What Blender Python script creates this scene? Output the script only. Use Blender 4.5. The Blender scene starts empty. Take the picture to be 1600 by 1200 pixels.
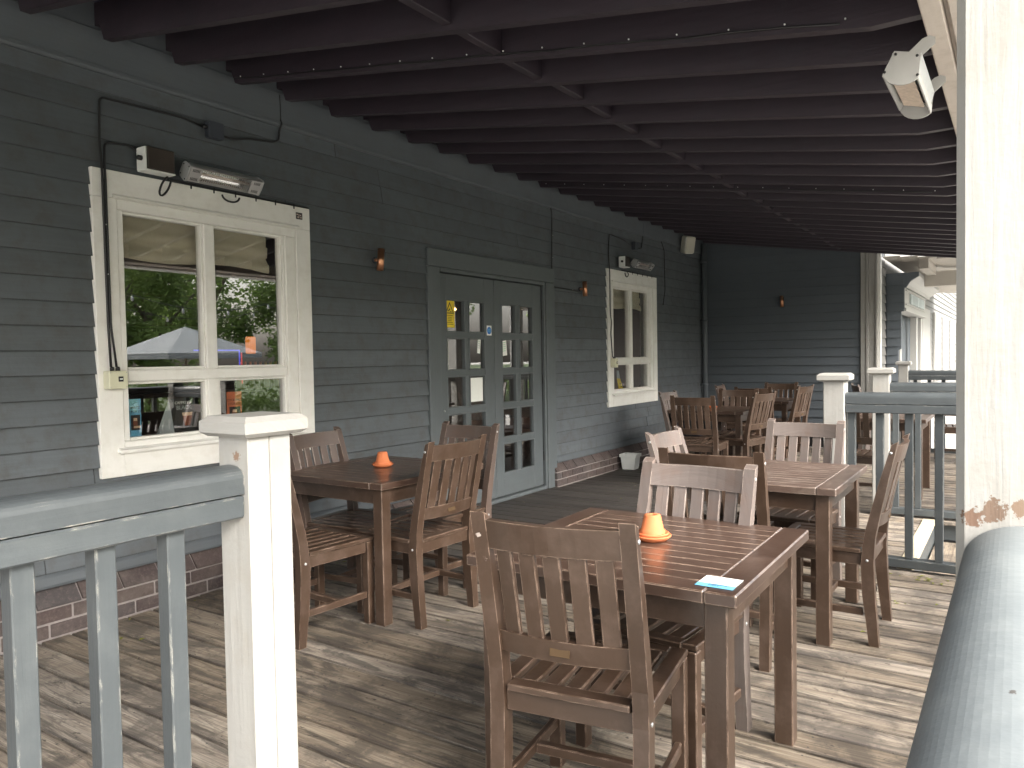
import bpy, bmesh, math, random
from mathutils import Vector, Matrix
random.seed(7)
S = bpy.context.scene
COL = S.collection
PI = math.pi
R = math.radians

# ------------------------------------------------------------------ camera, world, sun, exposure
def make_camera():
    yaw, pitch, roll, f = 0.585079345, -0.0337936683, -0.0174125444, 1193.327
    fw = Vector((-math.sin(yaw) * math.cos(pitch), math.cos(yaw) * math.cos(pitch), math.sin(pitch)))
    r = fw.cross(Vector((0, 0, 1))).normalized()
    u = r.cross(fw)
    r2 = r * math.cos(roll) + u * math.sin(roll)
    u2 = -r * math.sin(roll) + u * math.cos(roll)
    cam = bpy.data.cameras.new('camera')
    cam.sensor_width = 36
    cam.lens = 36 * f / 1600
    cam.clip_start = 0.05
    cam.clip_end = 2000
    o = bpy.data.objects.new('camera', cam)
    m = Matrix((r2, u2, -fw)).transposed().to_4x4()
    m.translation = Vector((4.15, 0, 1.38))
    o.matrix_world = m
    COL.objects.link(o)
    S.camera = o
make_camera()

W = bpy.data.worlds.new('World')
S.world = W
W.use_nodes = True
wn = W.node_tree.nodes
bg = wn['Background']
sky = wn.new('ShaderNodeTexSky')
sky.sky_type = 'NISHITA'
sky.sun_disc = False
SUN_EL, SUN_AZ = R(36), R(108)      # azimuth measured from +Y towards +X
sky.sun_elevation = SUN_EL
sky.sun_rotation = SUN_AZ
sky.dust_density = 6.0
sky.air_density = 1.2
sky.ozone_density = 0.6
hs = wn.new('ShaderNodeHueSaturation')      # thin overcast: the blue is washed out
hs.inputs['Saturation'].default_value = 0.38
W.node_tree.links.new(sky.outputs[0], hs.inputs['Color'])
W.node_tree.links.new(hs.outputs[0], bg.inputs[0])
bg.inputs[1].default_value = 0.15
sun = bpy.data.lights.new('sun', 'SUN')
sun.energy = 0.5
sun.angle = R(45)
sun.color = (1.0, 0.97, 0.93)
so = bpy.data.objects.new('sun', sun)
dv = Vector((math.sin(SUN_AZ) * math.cos(SUN_EL), math.cos(SUN_AZ) * math.cos(SUN_EL), math.sin(SUN_EL)))
so.rotation_euler = dv.to_track_quat('Z', 'Y').to_euler()
COL.objects.link(so)
S.view_settings.view_transform = 'Standard'
S.view_settings.look = 'None'
S.view_settings.gamma = 1
S.view_settings.use_curve_mapping = False
S.view_settings.exposure = 2.6

# ------------------------------------------------------------------ node helpers and materials
class NT:
    def __init__(s, name):
        s.m = bpy.data.materials.new(name)
        s.m.use_nodes = True
        s.t = s.m.node_tree
        s.n = s.t.nodes
        s.b = s.n['Principled BSDF']
        s.out = s.n['Material Output']
    def new(s, typ, **kw):
        n = s.n.new('ShaderNode' + typ)
        for k, v in kw.items():
            if k[0] == 'i' and k[1:].isdigit():
                s.set(n.inputs[int(k[1:])], v)
            elif k in n.inputs.keys():
                s.set(n.inputs[k], v)
            else:
                setattr(n, k, v)
        return n
    def set(s, inp, v):
        if isinstance(v, bpy.types.NodeSocket):
            s.t.links.new(v, inp)
        elif isinstance(v, bpy.types.Node):
            s.t.links.new(v.outputs[0], inp)
        else:
            if hasattr(inp.default_value, '__len__') and not hasattr(v, '__len__'):
                v = (v,) * len(inp.default_value)
            if hasattr(inp.default_value, '__len__') and len(inp.default_value) == 4 and len(v) == 3:
                v = (*v, 1)
            inp.default_value = v
    def math(s, op, a, b=0.0, c=0.0, clamp=False):
        n = s.new('Math', operation=op, use_clamp=clamp)
        s.set(n.inputs[0], a); s.set(n.inputs[1], b); s.set(n.inputs[2], c)
        return n.outputs[0]
    def mix(s, f, a, b, typ='MIX'):
        n = s.new('MixRGB', blend_type=typ)
        s.set(n.inputs[0], f); s.set(n.inputs[1], a); s.set(n.inputs[2], b)
        return n.outputs[0]
    def ramp(s, v, stops):
        n = s.new('ValToRGB')
        s.set(n.inputs[0], v)
        e = n.color_ramp.elements
        while len(e) < len(stops): e.new(0.5)
        for el, (p, c) in zip(e, stops):
            el.position = p
            el.color = (c, c, c, 1) if not hasattr(c, '__len__') else (*c, 1)
        return n.outputs[0]
    def uv(s, su, sv):
        tc = s.new('TexCoord')
        oi = s.new('ObjectInfo')
        off = s.new('CombineXYZ')
        s.set(off.inputs[0], s.math('MULTIPLY', oi.outputs['Random'], 37.0))
        s.set(off.inputs[1], s.math('MULTIPLY', oi.outputs['Random'], 91.0))
        s.set(off.inputs[2], s.math('MULTIPLY', oi.outputs['Random'], 13.0))
        a = s.new('VectorMath', operation='ADD')
        s.set(a.inputs[0], tc.outputs['UV']); s.set(a.inputs[1], off.outputs[0])
        mp = s.new('VectorMath', operation='MULTIPLY')
        s.set(mp.inputs[0], a.outputs[0]); s.set(mp.inputs[1], (su, sv, 1))
        return mp.outputs[0]
    def pos(s, sc=1.0):
        g = s.new('NewGeometry')
        mp = s.new('VectorMath', operation='SCALE')
        s.set(mp.inputs[0], g.outputs['Position'])
        mp.inputs['Scale'].default_value = sc
        return mp.outputs[0]
    def noise(s, vec, scale=1.0, detail=4, rough=0.55, dist=0.0):
        n = s.new('TexNoise')
        s.set(n.inputs['Vector'], vec)
        n.inputs['Scale'].default_value = scale
        n.inputs['Detail'].default_value = detail
        n.inputs['Roughness'].default_value = rough
        n.inputs['Distortion'].default_value = dist
        return n.outputs['Fac']
    def bump(s, h, dist=0.001, strength=1.0, normal=None):
        n = s.new('Bump')
        n.inputs['Strength'].default_value = strength
        n.inputs['Distance'].default_value = dist
        s.set(n.inputs['Height'], h)
        if normal is not None: s.set(n.inputs['Normal'], normal)
        return n.outputs[0]
    def edge(s, radius=0.006):
        bv = s.new('Bevel', samples=4)
        bv.inputs['Radius'].default_value = radius
        g = s.new('NewGeometry')
        d = s.new('VectorMath', operation='DOT_PRODUCT')
        s.set(d.inputs[0], bv.outputs[0]); s.set(d.inputs[1], g.outputs['Normal'])
        return s.math('SUBTRACT', 1.0, d.outputs['Value'])

def plain(name, col, rough=0.5, metal=0.0, emit=None, es=1.0, var=0.12, vs=14.0, bump=0.0):
    t = NT(name)
    n = t.noise(t.pos(), vs, 4)
    f = t.math('MULTIPLY_ADD', n, 2 * var, 1 - var)
    sc = t.new('VectorMath', operation='SCALE')
    t.set(sc.inputs[0], col); t.set(sc.inputs['Scale'], f)
    t.set(t.b.inputs['Base Color'], sc.outputs[0])
    t.b.inputs['Roughness'].default_value = rough
    t.b.inputs['Metallic'].default_value = metal
    if bump: t.set(t.b.inputs['Normal'], t.bump(n, bump))
    if emit:
        t.b.inputs['Emission Color'].default_value = (*emit, 1)
        t.b.inputs['Emission Strength'].default_value = es
    return t.m

def paint(name, col, wear=(0.5, 0.47, 0.42), wear_amt=0.5, rough=0.5, grain=0.0006, var=0.16, dirt=(0.10, 0.09, 0.07), dirt_amt=0.15,
          edge_r=0.005, chips=0.0, chipcol=(0.30, 0.17, 0.10), gu=3.0, gv=60.0, rvar=0.1, spots=(), coat=0.0, spec=0.5):
    t = NT(name)
    gr = t.noise(t.uv(gu, gv), 1.0, 5, 0.6, 0.4)
    big = t.noise(t.pos(), 1.7, 5, 0.6)
    fine = t.noise(t.uv(9, 9), 1.0, 5, 0.65)
    oi = t.new('ObjectInfo')
    f = t.math('MULTIPLY_ADD', gr, var, 1 - var * 0.5)
    f = t.math('MULTIPLY', f, t.math('MULTIPLY_ADD', big, var * 1.6, 1 - var * 0.8))
    f = t.math('MULTIPLY', f, t.math('MULTIPLY_ADD', oi.outputs['Random'], rvar, 1 - rvar * 0.5))
    sc = t.new('VectorMath', operation='SCALE')
    t.set(sc.inputs[0], col); t.set(sc.inputs['Scale'], f)
    c = sc.outputs[0]
    dm = t.math('MULTIPLY', t.ramp(fine, [(0.48, 0.0), (0.72, 1.0)]), dirt_amt)
    c = t.mix(dm, c, (*dirt, 1))
    if wear_amt > 0:
        e = t.edge(edge_r)
        wn_ = t.noise(t.uv(14, 40), 1.0, 5, 0.7)
        em = t.math('MULTIPLY', t.ramp(e, [(0.015, 0.0), (0.10, 1.0)]), t.ramp(wn_, [(0.62 - 0.25 * wear_amt, 0.0), (0.72 - 0.18 * wear_amt, 1.0)]))
        em = t.math('MULTIPLY', em, min(1.0, 0.5 + wear_amt * 0.5))
        c = t.mix(em, c, (*wear, 1))
    hgt = gr
    if chips > 0:
        cn = t.noise(t.uv(5, 16), 1.0, 6, 0.7)
        cm = t.ramp(cn, [(0.80 - chips, 0.0), (0.815 - chips, 1.0)])
        c = t.mix(cm, c, (*chipcol, 1))
    if spots: sn = t.math('MULTIPLY', t.noise(t.pos(), 70, 6, 0.75), 2.4)
    for (px, py, pz, rad, scol) in spots:
        d = t.new('VectorMath', operation='DISTANCE')
        t.set(d.inputs[0], t.pos()); t.set(d.inputs[1], (px, py, pz))
        k = t.math('DIVIDE', d.outputs['Value'], rad)
        k = t.math('ADD', k, sn)
        c = t.mix(t.math('LESS_THAN', k, 1.75), c, (*scol, 1))
    t.set(t.b.inputs['Base Color'], c)
    t.set(t.b.inputs['Roughness'], t.math('MULTIPLY_ADD', fine, 0.25, rough - 0.12))
    t.b.inputs['Specular IOR Level'].default_value = spec
    if coat: t.b.inputs['Coat Weight'].default_value = coat; t.b.inputs['Coat Roughness'].default_value = 0.25
    b1 = t.bump(hgt, grain)
    t.set(t.b.inputs['Normal'], t.bump(t.noise(t.pos(), 60, 3), 0.0006, 1.0, b1))
    return t.m

M = {}
M['clad'] = paint('painted_cladding', (0.090, 0.102, 0.112), (0.012, 0.012, 0.013), 1.6, 0.62, 0.0012, 0.34, (0.070, 0.063, 0.052), 0.5, edge_r=0.007, gu=2.2, gv=55, rvar=0.26)
M['frieze'] = paint('painted_frieze', (0.086, 0.098, 0.108), (0.16, 0.155, 0.14), 0.2, 0.6, 0.0008, 0.2)
M['door'] = paint('door_paint', (0.094, 0.108, 0.114), (0.24, 0.25, 0.24), 0.5, 0.5, 0.0007, 0.18, (0.10, 0.10, 0.09), 0.2)
M['white'] = paint('white_trim_paint', (0.76, 0.75, 0.71), (0.45, 0.41, 0.34), 0.25, 0.5, 0.0005, 0.08, (0.42, 0.37, 0.28), 0.22, chips=0.02, chipcol=(0.45, 0.38, 0.30))
M['cream'] = paint('cream_post_paint', (0.30, 0.295, 0.277), (0.22, 0.20, 0.16), 0.5, 0.5, 0.0018, 0.12, (0.25, 0.225, 0.18), 0.35, chips=0.05, chipcol=(0.27, 0.23, 0.17), gu=2.5, gv=38,
                   spots=((2.505, 1.217, 1.145, 0.022, (0.20, 0.13, 0.09)), (4.120, 1.33, 1.140, 0.030, (0.15, 0.10, 0.07)), (4.094, 1.33, 1.128, 0.022, (0.15, 0.09, 0.06)), (4.16, 1.33, 1.148, 0.022, (0.19, 0.13, 0.09))))
M['rail'] = paint('railing_paint', (0.054, 0.062, 0.066), (0.46, 0.44, 0.38), 0.42, 0.42, 0.0013, 0.2, (0.10, 0.11, 0.11), 0.25, edge_r=0.006, chips=0.03, chipcol=(0.50, 0.36, 0.22), gv=48)
M['palerail'] = paint('lit_railing_paint', (0.165, 0.186, 0.192), (0.42, 0.42, 0.40), 0.2, 0.6, 0.0002, 0.05, (0.24, 0.26, 0.255), 0.5, chips=0.035, chipcol=(0.09, 0.10, 0.10), gu=9, gv=9,  # same railing paint, stronger light on the near handrail put into the colour
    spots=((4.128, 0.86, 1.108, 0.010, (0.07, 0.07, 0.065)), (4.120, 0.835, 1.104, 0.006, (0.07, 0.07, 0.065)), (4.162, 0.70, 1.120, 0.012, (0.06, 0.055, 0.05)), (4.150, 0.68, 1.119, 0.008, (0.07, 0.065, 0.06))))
M['brown'] = paint('brown_wood_paint', (0.055, 0.033, 0.0215), (0.40, 0.29, 0.22), 0.8, 0.38, 0.0005, 0.22, (0.17, 0.12, 0.095), 0.28, edge_r=0.004, chips=0.045, chipcol=(0.40, 0.32, 0.27), gu=4, gv=80, coat=0.25,
    spots=tuple((a, b_, c_, r_, (0.42, 0.36, 0.32)) for (a, b_, c_, r_) in ((2.921, 1.68, 0.900, .015), (2.926, 1.70, 0.835, .016), (3.21, 1.665, 0.912, .018), (3.302, 1.69, 0.925, .018), (3.337, 1.75, 0.704, .020))))
M['faded'] = paint('faded_sheen_brown_wood', (0.128, 0.105, 0.094), (0.48, 0.40, 0.34), 0.8, 0.5, 0.0012, 0.5, (0.14, 0.085, 0.062), 0.5, edge_r=0.004, gu=3, gv=70, coat=0.1)  # weathered chair backs, with sky sheen partly put into the colour
M['half'] = paint('half_faded_sheen_brown_wood', (0.088, 0.062, 0.051), (0.44, 0.35, 0.29), 0.8, 0.45, 0.0009, 0.4, (0.11, 0.065, 0.045), 0.5, edge_r=0.004, gu=3, gv=70, coat=0.15)  # part fading, part gloss of the tilted backs put into the colour
M['table'] = paint('table_top_varnish', (0.056, 0.033, 0.0235), (0.46, 0.35, 0.27), 1.0, 0.36, 0.0006, 0.3, (0.20, 0.14, 0.11), 0.25, edge_r=0.0035, chips=0.03, chipcol=(0.42, 0.34, 0.28), gu=4, gv=80, coat=0.5)
M['tabletop_worn'] = paint('worn_table_top', (0.078, 0.052, 0.041), (0.42, 0.35, 0.30), 1.0, 0.42, 0.0008, 0.45, (0.20, 0.16, 0.13), 0.6, edge_r=0.0035, chips=0.15, chipcol=(0.30, 0.255, 0.215), gu=4, gv=80, coat=0.3)
M['rafter'] = paint('dark_stained_rafter', (0.030, 0.0215, 0.029), (0.07, 0.055, 0.05), 0.25, 0.55, 0.0009, 0.45, (0.030, 0.027, 0.036), 0.5, gu=2, gv=50)  # dark brown wood with bluish lens haze mixed into the colour
M['ceiling'] = paint('dark_ceiling_board', (0.042, 0.042, 0.068), (0.05, 0.04, 0.04), 0.0, 0.7, 0.0006, 0.3)  # bluish lens haze put into the board colour
M['beam'] = paint('beige_beam_paint', (0.50, 0.44, 0.385), (0.36, 0.30, 0.25), 0.2, 0.6, 0.0007, 0.14, (0.32, 0.26, 0.21), 0.4)
M['navy'] = paint('dark_blue_cladding', (0.080, 0.094, 0.108), (0.014, 0.016, 0.02), 1.6, 0.6, 0.0008, 0.2)
M['lightclad'] = paint('pale_cladding', (0.155, 0.152, 0.144), (0.06, 0.06, 0.06), 1.6, 0.6, 0.0008, 0.12)

def deck_material():
    t = NT('weathered_deck')
    uvg = t.uv(1.4, 48)
    wob = t.noise(t.uv(0.9, 5), 1.0, 4, 0.6)                      # grain runs round knots and wanders
    wv = t.new('CombineXYZ'); t.set(wv.inputs[0], 0.0); t.set(wv.inputs[1], t.math('MULTIPLY', wob, 5.0)); t.set(wv.inputs[2], 0.0)
    ad = t.new('VectorMath', operation='ADD'); t.set(ad.inputs[0], uvg); t.set(ad.inputs[1], wv.outputs[0])
    g1 = t.noise(ad.outputs[0], 1.0, 8, 0.66, 0.6)
    g2 = t.noise(t.uv(3, 240), 1.0, 3, 0.7, 0.1)
    stain = t.noise(t.pos(), 2.6, 8, 0.72, 0.5)
    stain2 = t.noise(t.uv(2.2, 11), 1.0, 8, 0.75, 0.9)
    spk = t.noise(t.uv(20, 40), 1.0, 3, 0.6)
    c = t.ramp(g1, [(0.34, (0.165, 0.125, 0.086)), (0.43, (0.275, 0.214, 0.150)), (0.54, (0.37, 0.300, 0.217)), (0.70, (0.50, 0.425, 0.322))])
    c = t.mix(t.math('MULTIPLY', t.ramp(g2, [(0.44, 1.0), (0.54, 0.0)]), 0.5), c, (0.13, 0.10, 0.075, 1))
    c = t.mix(t.math('MULTIPLY', t.ramp(stain2, [(0.50, 0.0), (0.58, 1.0)]), 0.78), c, (0.082, 0.069, 0.056, 1))
    c = t.mix(t.math('MULTIPLY', t.ramp(stain, [(0.49, 0.0), (0.58, 1.0)]), 0.66), c, (0.072, 0.060, 0.050, 1))
    c = t.mix(t.math('MULTIPLY', t.ramp(stain, [(0.28, 1.0), (0.42, 0.0)]), 0.35), c, (0.40, 0.345, 0.275, 1))
    c = t.mix(t.math('MULTIPLY', t.ramp(spk, [(0.31, 1.0), (0.345, 0.0)]), 0.85), c, (0.045, 0.037, 0.03, 1))
    vo = t.new('TexVoronoi')
    t.set(vo.inputs['Vector'], t.uv(1.3, 6.5)); vo.inputs['Scale'].default_value = 1.0
    kd = vo.outputs['Distance']
    ringn = t.math('SINE', t.math('MULTIPLY', kd, 75.0))
    kmask = t.ramp(kd, [(0.10, 1.0), (0.24, 0.0)])
    pick = t.math('GREATER_THAN', t.noise(vo.outputs['Position'], 3.1, 0), 0.52)
    kmask = t.math('MULTIPLY', kmask, pick)
    c = t.mix(t.math('MULTIPLY', kmask, t.math('MULTIPLY_ADD', ringn, 0.25, 0.45)), c, (0.085, 0.068, 0.052, 1))
    g = t.new('NewGeometry')                                       # dark patch in front of the doors, ragged by noise
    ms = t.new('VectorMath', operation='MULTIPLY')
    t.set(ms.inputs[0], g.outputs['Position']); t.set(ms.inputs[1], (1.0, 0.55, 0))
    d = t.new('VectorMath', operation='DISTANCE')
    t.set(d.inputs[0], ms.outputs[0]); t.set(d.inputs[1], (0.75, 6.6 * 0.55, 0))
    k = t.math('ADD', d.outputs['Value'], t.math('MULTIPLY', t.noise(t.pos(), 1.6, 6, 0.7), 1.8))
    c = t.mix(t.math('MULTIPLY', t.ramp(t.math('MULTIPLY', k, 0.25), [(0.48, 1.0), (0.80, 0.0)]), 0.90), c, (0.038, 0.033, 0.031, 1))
    oi = t.new('ObjectInfo')
    hv = t.new('HueSaturation')
    t.set(hv.inputs['Value'], t.math('MULTIPLY_ADD', oi.outputs['Random'], 0.30, 0.68))
    t.set(hv.inputs['Saturation'], t.math('MULTIPLY_ADD', oi.outputs['Random'], -0.25, 0.95))
    t.set(hv.inputs['Color'], c)
    e = t.edge(0.010)
    em = t.ramp(e, [(0.01, 0.0), (0.07, 1.0)])
    c = t.mix(t.math('MULTIPLY', em, t.ramp(stain2, [(0.40, 0.95), (0.55, 0.7)])), hv.outputs[0], (0.030, 0.024, 0.020, 1))
    c = t.mix(t.math('MULTIPLY', em, t.ramp(stain2, [(0.34, 0.8), (0.38, 0.0)])), c, (0.44, 0.37, 0.24, 1))
    t.set(t.b.inputs['Base Color'], c)
    t.set(t.b.inputs['Roughness'], t.math('MULTIPLY_ADD', stain, -0.45, 0.88))
    h = t.math('ADD', t.math('MULTIPLY', g1, 0.7), t.math('MULTIPLY', g2, 0.4))
    t.set(t.b.inputs['Normal'], t.bump(h, 0.003))
    return t.m
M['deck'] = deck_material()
M['palewood'] = paint('new_pale_wood', (0.50, 0.43, 0.30), (0.3, 0.25, 0.18), 0.1, 0.7, 0.001, 0.3, (0.3, 0.25, 0.17), 0.4)

def brick_material():
    t = NT('purple_brick')
    n = t.noise(t.pos(), 45, 6, 0.75)
    n2 = t.noise(t.pos(), 5, 4)
    oi = t.new('ObjectInfo')
    c = t.ramp(oi.outputs['Random'], [(0.0, (0.050, 0.037, 0.037)), (0.5, (0.072, 0.052, 0.048)), (1.0, (0.056, 0.049, 0.050))])
    c = t.mix(t.math('MULTIPLY', t.ramp(n, [(0.5, 0.0), (0.68, 1.0)]), 0.5), c, (0.15, 0.12, 0.105, 1))
    c = t.mix(t.math('MULTIPLY', t.ramp(n, [(0.30, 1.0), (0.42, 0.0)]), 0.7), c, (0.03, 0.026, 0.026, 1))
    c = t.mix(t.math('MULTIPLY', t.ramp(n2, [(0.5, 0.0), (0.7, 1.0)]), 0.4), c, (0.16, 0.14, 0.12, 1))
    t.set(t.b.inputs['Base Color'], c)
    t.b.inputs['Roughness'].default_value = 0.85
    t.set(t.b.inputs['Normal'], t.bump(n, 0.004))
    return t.m
M['brick'] = brick_material()
M['mortar'] = plain('mortar', (0.24, 0.215, 0.205), 0.9, var=0.3, vs=30, bump=0.003)

def glass_material():
    t = NT('window_glass')
    g = t.new('NewGeometry')
    dt = t.new('VectorMath', operation='DOT_PRODUCT')
    t.set(dt.inputs[0], g.outputs['Incoming']); t.set(dt.inputs[1], g.outputs['Normal'])
    k = t.math('SUBTRACT', 1.0, t.math('ABSOLUTE', dt.outputs['Value']))
    fr = t.math('MULTIPLY_ADD', t.math('POWER', k, 5.0), 0.84, 0.16)
    tr = t.new('BsdfTransparent'); tr.inputs[0].default_value = (0.95, 0.95, 0.94, 1)
    gl = t.new('BsdfGlossy'); gl.inputs['Roughness'].default_value = 0.004
    mx = t.new('MixShader')
    t.set(mx.inputs[0], fr); t.set(mx.inputs[1], tr); t.set(mx.inputs[2], gl)
    t.t.links.new(mx.outputs[0], t.out.inputs['Surface'])
    return t.m
M['glass'] = glass_material()
M['black'] = plain('black_plastic', (0.012, 0.012, 0.013), 0.45)
M['cable'] = plain('black_cable', (0.014, 0.014, 0.015), 0.5)
M['navybox'] = plain('painted_box', (0.040, 0.046, 0.058), 0.5)
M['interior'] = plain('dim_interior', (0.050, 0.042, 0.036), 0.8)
M['intwood'] = plain('interior_wood', (0.055, 0.028, 0.017), 0.4)
M['alu'] = plain('brushed_aluminium', (0.60, 0.60, 0.60), 0.38, 0.7, var=0.08, vs=40)
M['greymetal'] = plain('grey_metal', (0.42, 0.43, 0.43), 0.45, 0.35, var=0.1)
M['reflector'] = plain('bright_reflector', (0.85, 0.83, 0.8), 0.18, 1.0)
M['tube'] = plain('ceramic_tube', (0.62, 0.50, 0.44), 0.3)
M['heatplate'] = plain('ceramic_heat_plate', (0.60, 0.50, 0.41), 0.6, var=0.35, vs=60)
M['rust'] = plain('scorched_cover', (0.050, 0.040, 0.034), 0.35, 0.2, var=0.6, vs=11)
M['brass'] = plain('tarnished_brass', (0.085, 0.05, 0.022), 0.5, 0.3)
M['copper'] = plain('copper', (0.62, 0.30, 0.17), 0.32, 0.9, var=0.25, vs=20)
M['bulbglass'] = plain('bulb_glass', (0.40, 0.40, 0.38), 0.1)
M['terracotta'] = plain('terracotta', (0.56, 0.165, 0.06), 0.75, var=0.16, vs=35, bump=0.001)
M['plastic_white'] = plain('white_plastic', (0.74, 0.76, 0.73), 0.4, var=0.06)
M['cream_plastic'] = plain('cream_plastic', (0.62, 0.61, 0.45), 0.45, var=0.08)
M['speaker'] = plain('speaker_shell', (0.55, 0.54, 0.47), 0.5, var=0.06)
M['grille'] = plain('speaker_grille', (0.42, 0.40, 0.33), 0.6, var=0.2, vs=200)
M['blind'] = None
M['yellow'] = plain('yellow_print', (0.80, 0.60, 0.03), 0.5, var=0.04)
M['blueprint'] = plain('blue_print', (0.05, 0.20, 0.60), 0.5, var=0.04)
M['lightblue'] = plain('light_blue_print', (0.16, 0.48, 0.72), 0.45, var=0.06)
M['orange'] = plain('orange_print', (0.75, 0.22, 0.10), 0.5, var=0.08)
M['paper'] = plain('white_paper', (0.80, 0.82, 0.78), 0.6, var=0.04)
M['greenpaper'] = plain('green_print', (0.30, 0.65, 0.40), 0.6, var=0.1)
M['ink'] = plain('black_ink', (0.02, 0.02, 0.022), 0.6)
M['cardblack'] = plain('black_card', (0.022, 0.024, 0.024), 0.5)
M['cardgrey'] = plain('grey_card', (0.42, 0.47, 0.48), 0.6)
M['stout'] = plain('stout_print', (0.24, 0.07, 0.03), 0.4, var=0.4, vs=60)
M['foam'] = plain('foam_print', (0.75, 0.55, 0.38), 0.5)
M['lampshade'] = plain('lit_orange_shade', (0.8, 0.25, 0.03), 0.6, emit=(1.0, 0.27, 0.03), es=0.12)
M['neonblue'] = plain('blue_neon', (0.1, 0.1, 0.8), 0.4, emit=(0.08, 0.10, 1.0), es=0.15)
M['neonred'] = plain('red_neon', (0.8, 0.1, 0.1), 0.4, emit=(1.0, 0.06, 0.04), es=0.12)
M['spot'] = plain('warm_bulb', (1, .8, .5), 0.4, emit=(1.0, 0.55, 0.22), es=2.0)
M['ground'] = plain('paving', (0.40, 0.385, 0.35), 0.9, var=0.35, vs=2.5, bump=0.004)
M['grass'] = plain('grass_ground', (0.055, 0.085, 0.025), 0.95, var=0.5, vs=6, bump=0.02)
M['bark'] = plain('bark', (0.10, 0.075, 0.055), 0.9, var=0.5, vs=12, bump=0.01)
M['canvas'] = plain('parasol_canvas', (0.27, 0.29, 0.29), 0.8, var=0.06)
M['polewood'] = plain('pole_wood', (0.30, 0.24, 0.17), 0.7, var=0.2)
M['whitefar'] = plain('far_white_paint', (0.34, 0.335, 0.32), 0.6, var=0.05)
M['soffit'] = plain('soffit_paint', (0.38, 0.35, 0.31), 0.7, var=0.1, vs=4)
M['roofing'] = plain('roof_slate', (0.06, 0.06, 0.065), 0.8)
M['fabric_dark'] = plain('dark_fabric', (0.014, 0.016, 0.028), 0.9)

def blind_mat():
    t = NT('cream_blind')
    n = t.noise(t.uv(60, 60), 1, 3)
    c = t.mix(n, (0.66, 0.61, 0.47, 1), (0.78, 0.73, 0.58, 1))
    t.set(t.b.inputs['Base Color'], c)
    t.b.inputs['Roughness'].default_value = 0.9
    return t.m
M['blind'] = blind_mat()
def leaf_mat(name, a, b):
    t = NT(name)
    oi = t.noise(t.pos(), 1.3, 5, 0.7)
    c = t.ramp(oi, [(0.3, a), (0.7, b)])
    t.set(t.b.inputs['Base Color'], c)
    t.b.inputs['Roughness'].default_value = 0.6
    tl = t.new('BsdfTranslucent'); t.set(tl.inputs[0], c)
    mx = t.new('MixShader'); mx.inputs[0].default_value = 0.35
    t.set(mx.inputs[1], t.b.outputs[0]); t.set(mx.inputs[2], tl.outputs[0])
    t.t.links.new(mx.outputs[0], t.out.inputs['Surface'])
    return t.m
M['leaf'] = leaf_mat('green_leaves', (0.09, 0.15, 0.03), (0.25, 0.35, 0.09))
M['leafy'] = leaf_mat('yellow_green_leaves', (0.10, 0.12, 0.015), (0.22, 0.23, 0.04))

# ------------------------------------------------------------------ mesh builder
def rot(ax, a):
    return Matrix.Rotation(a, 3, ax)
I3 = Matrix.Identity(3)

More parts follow.
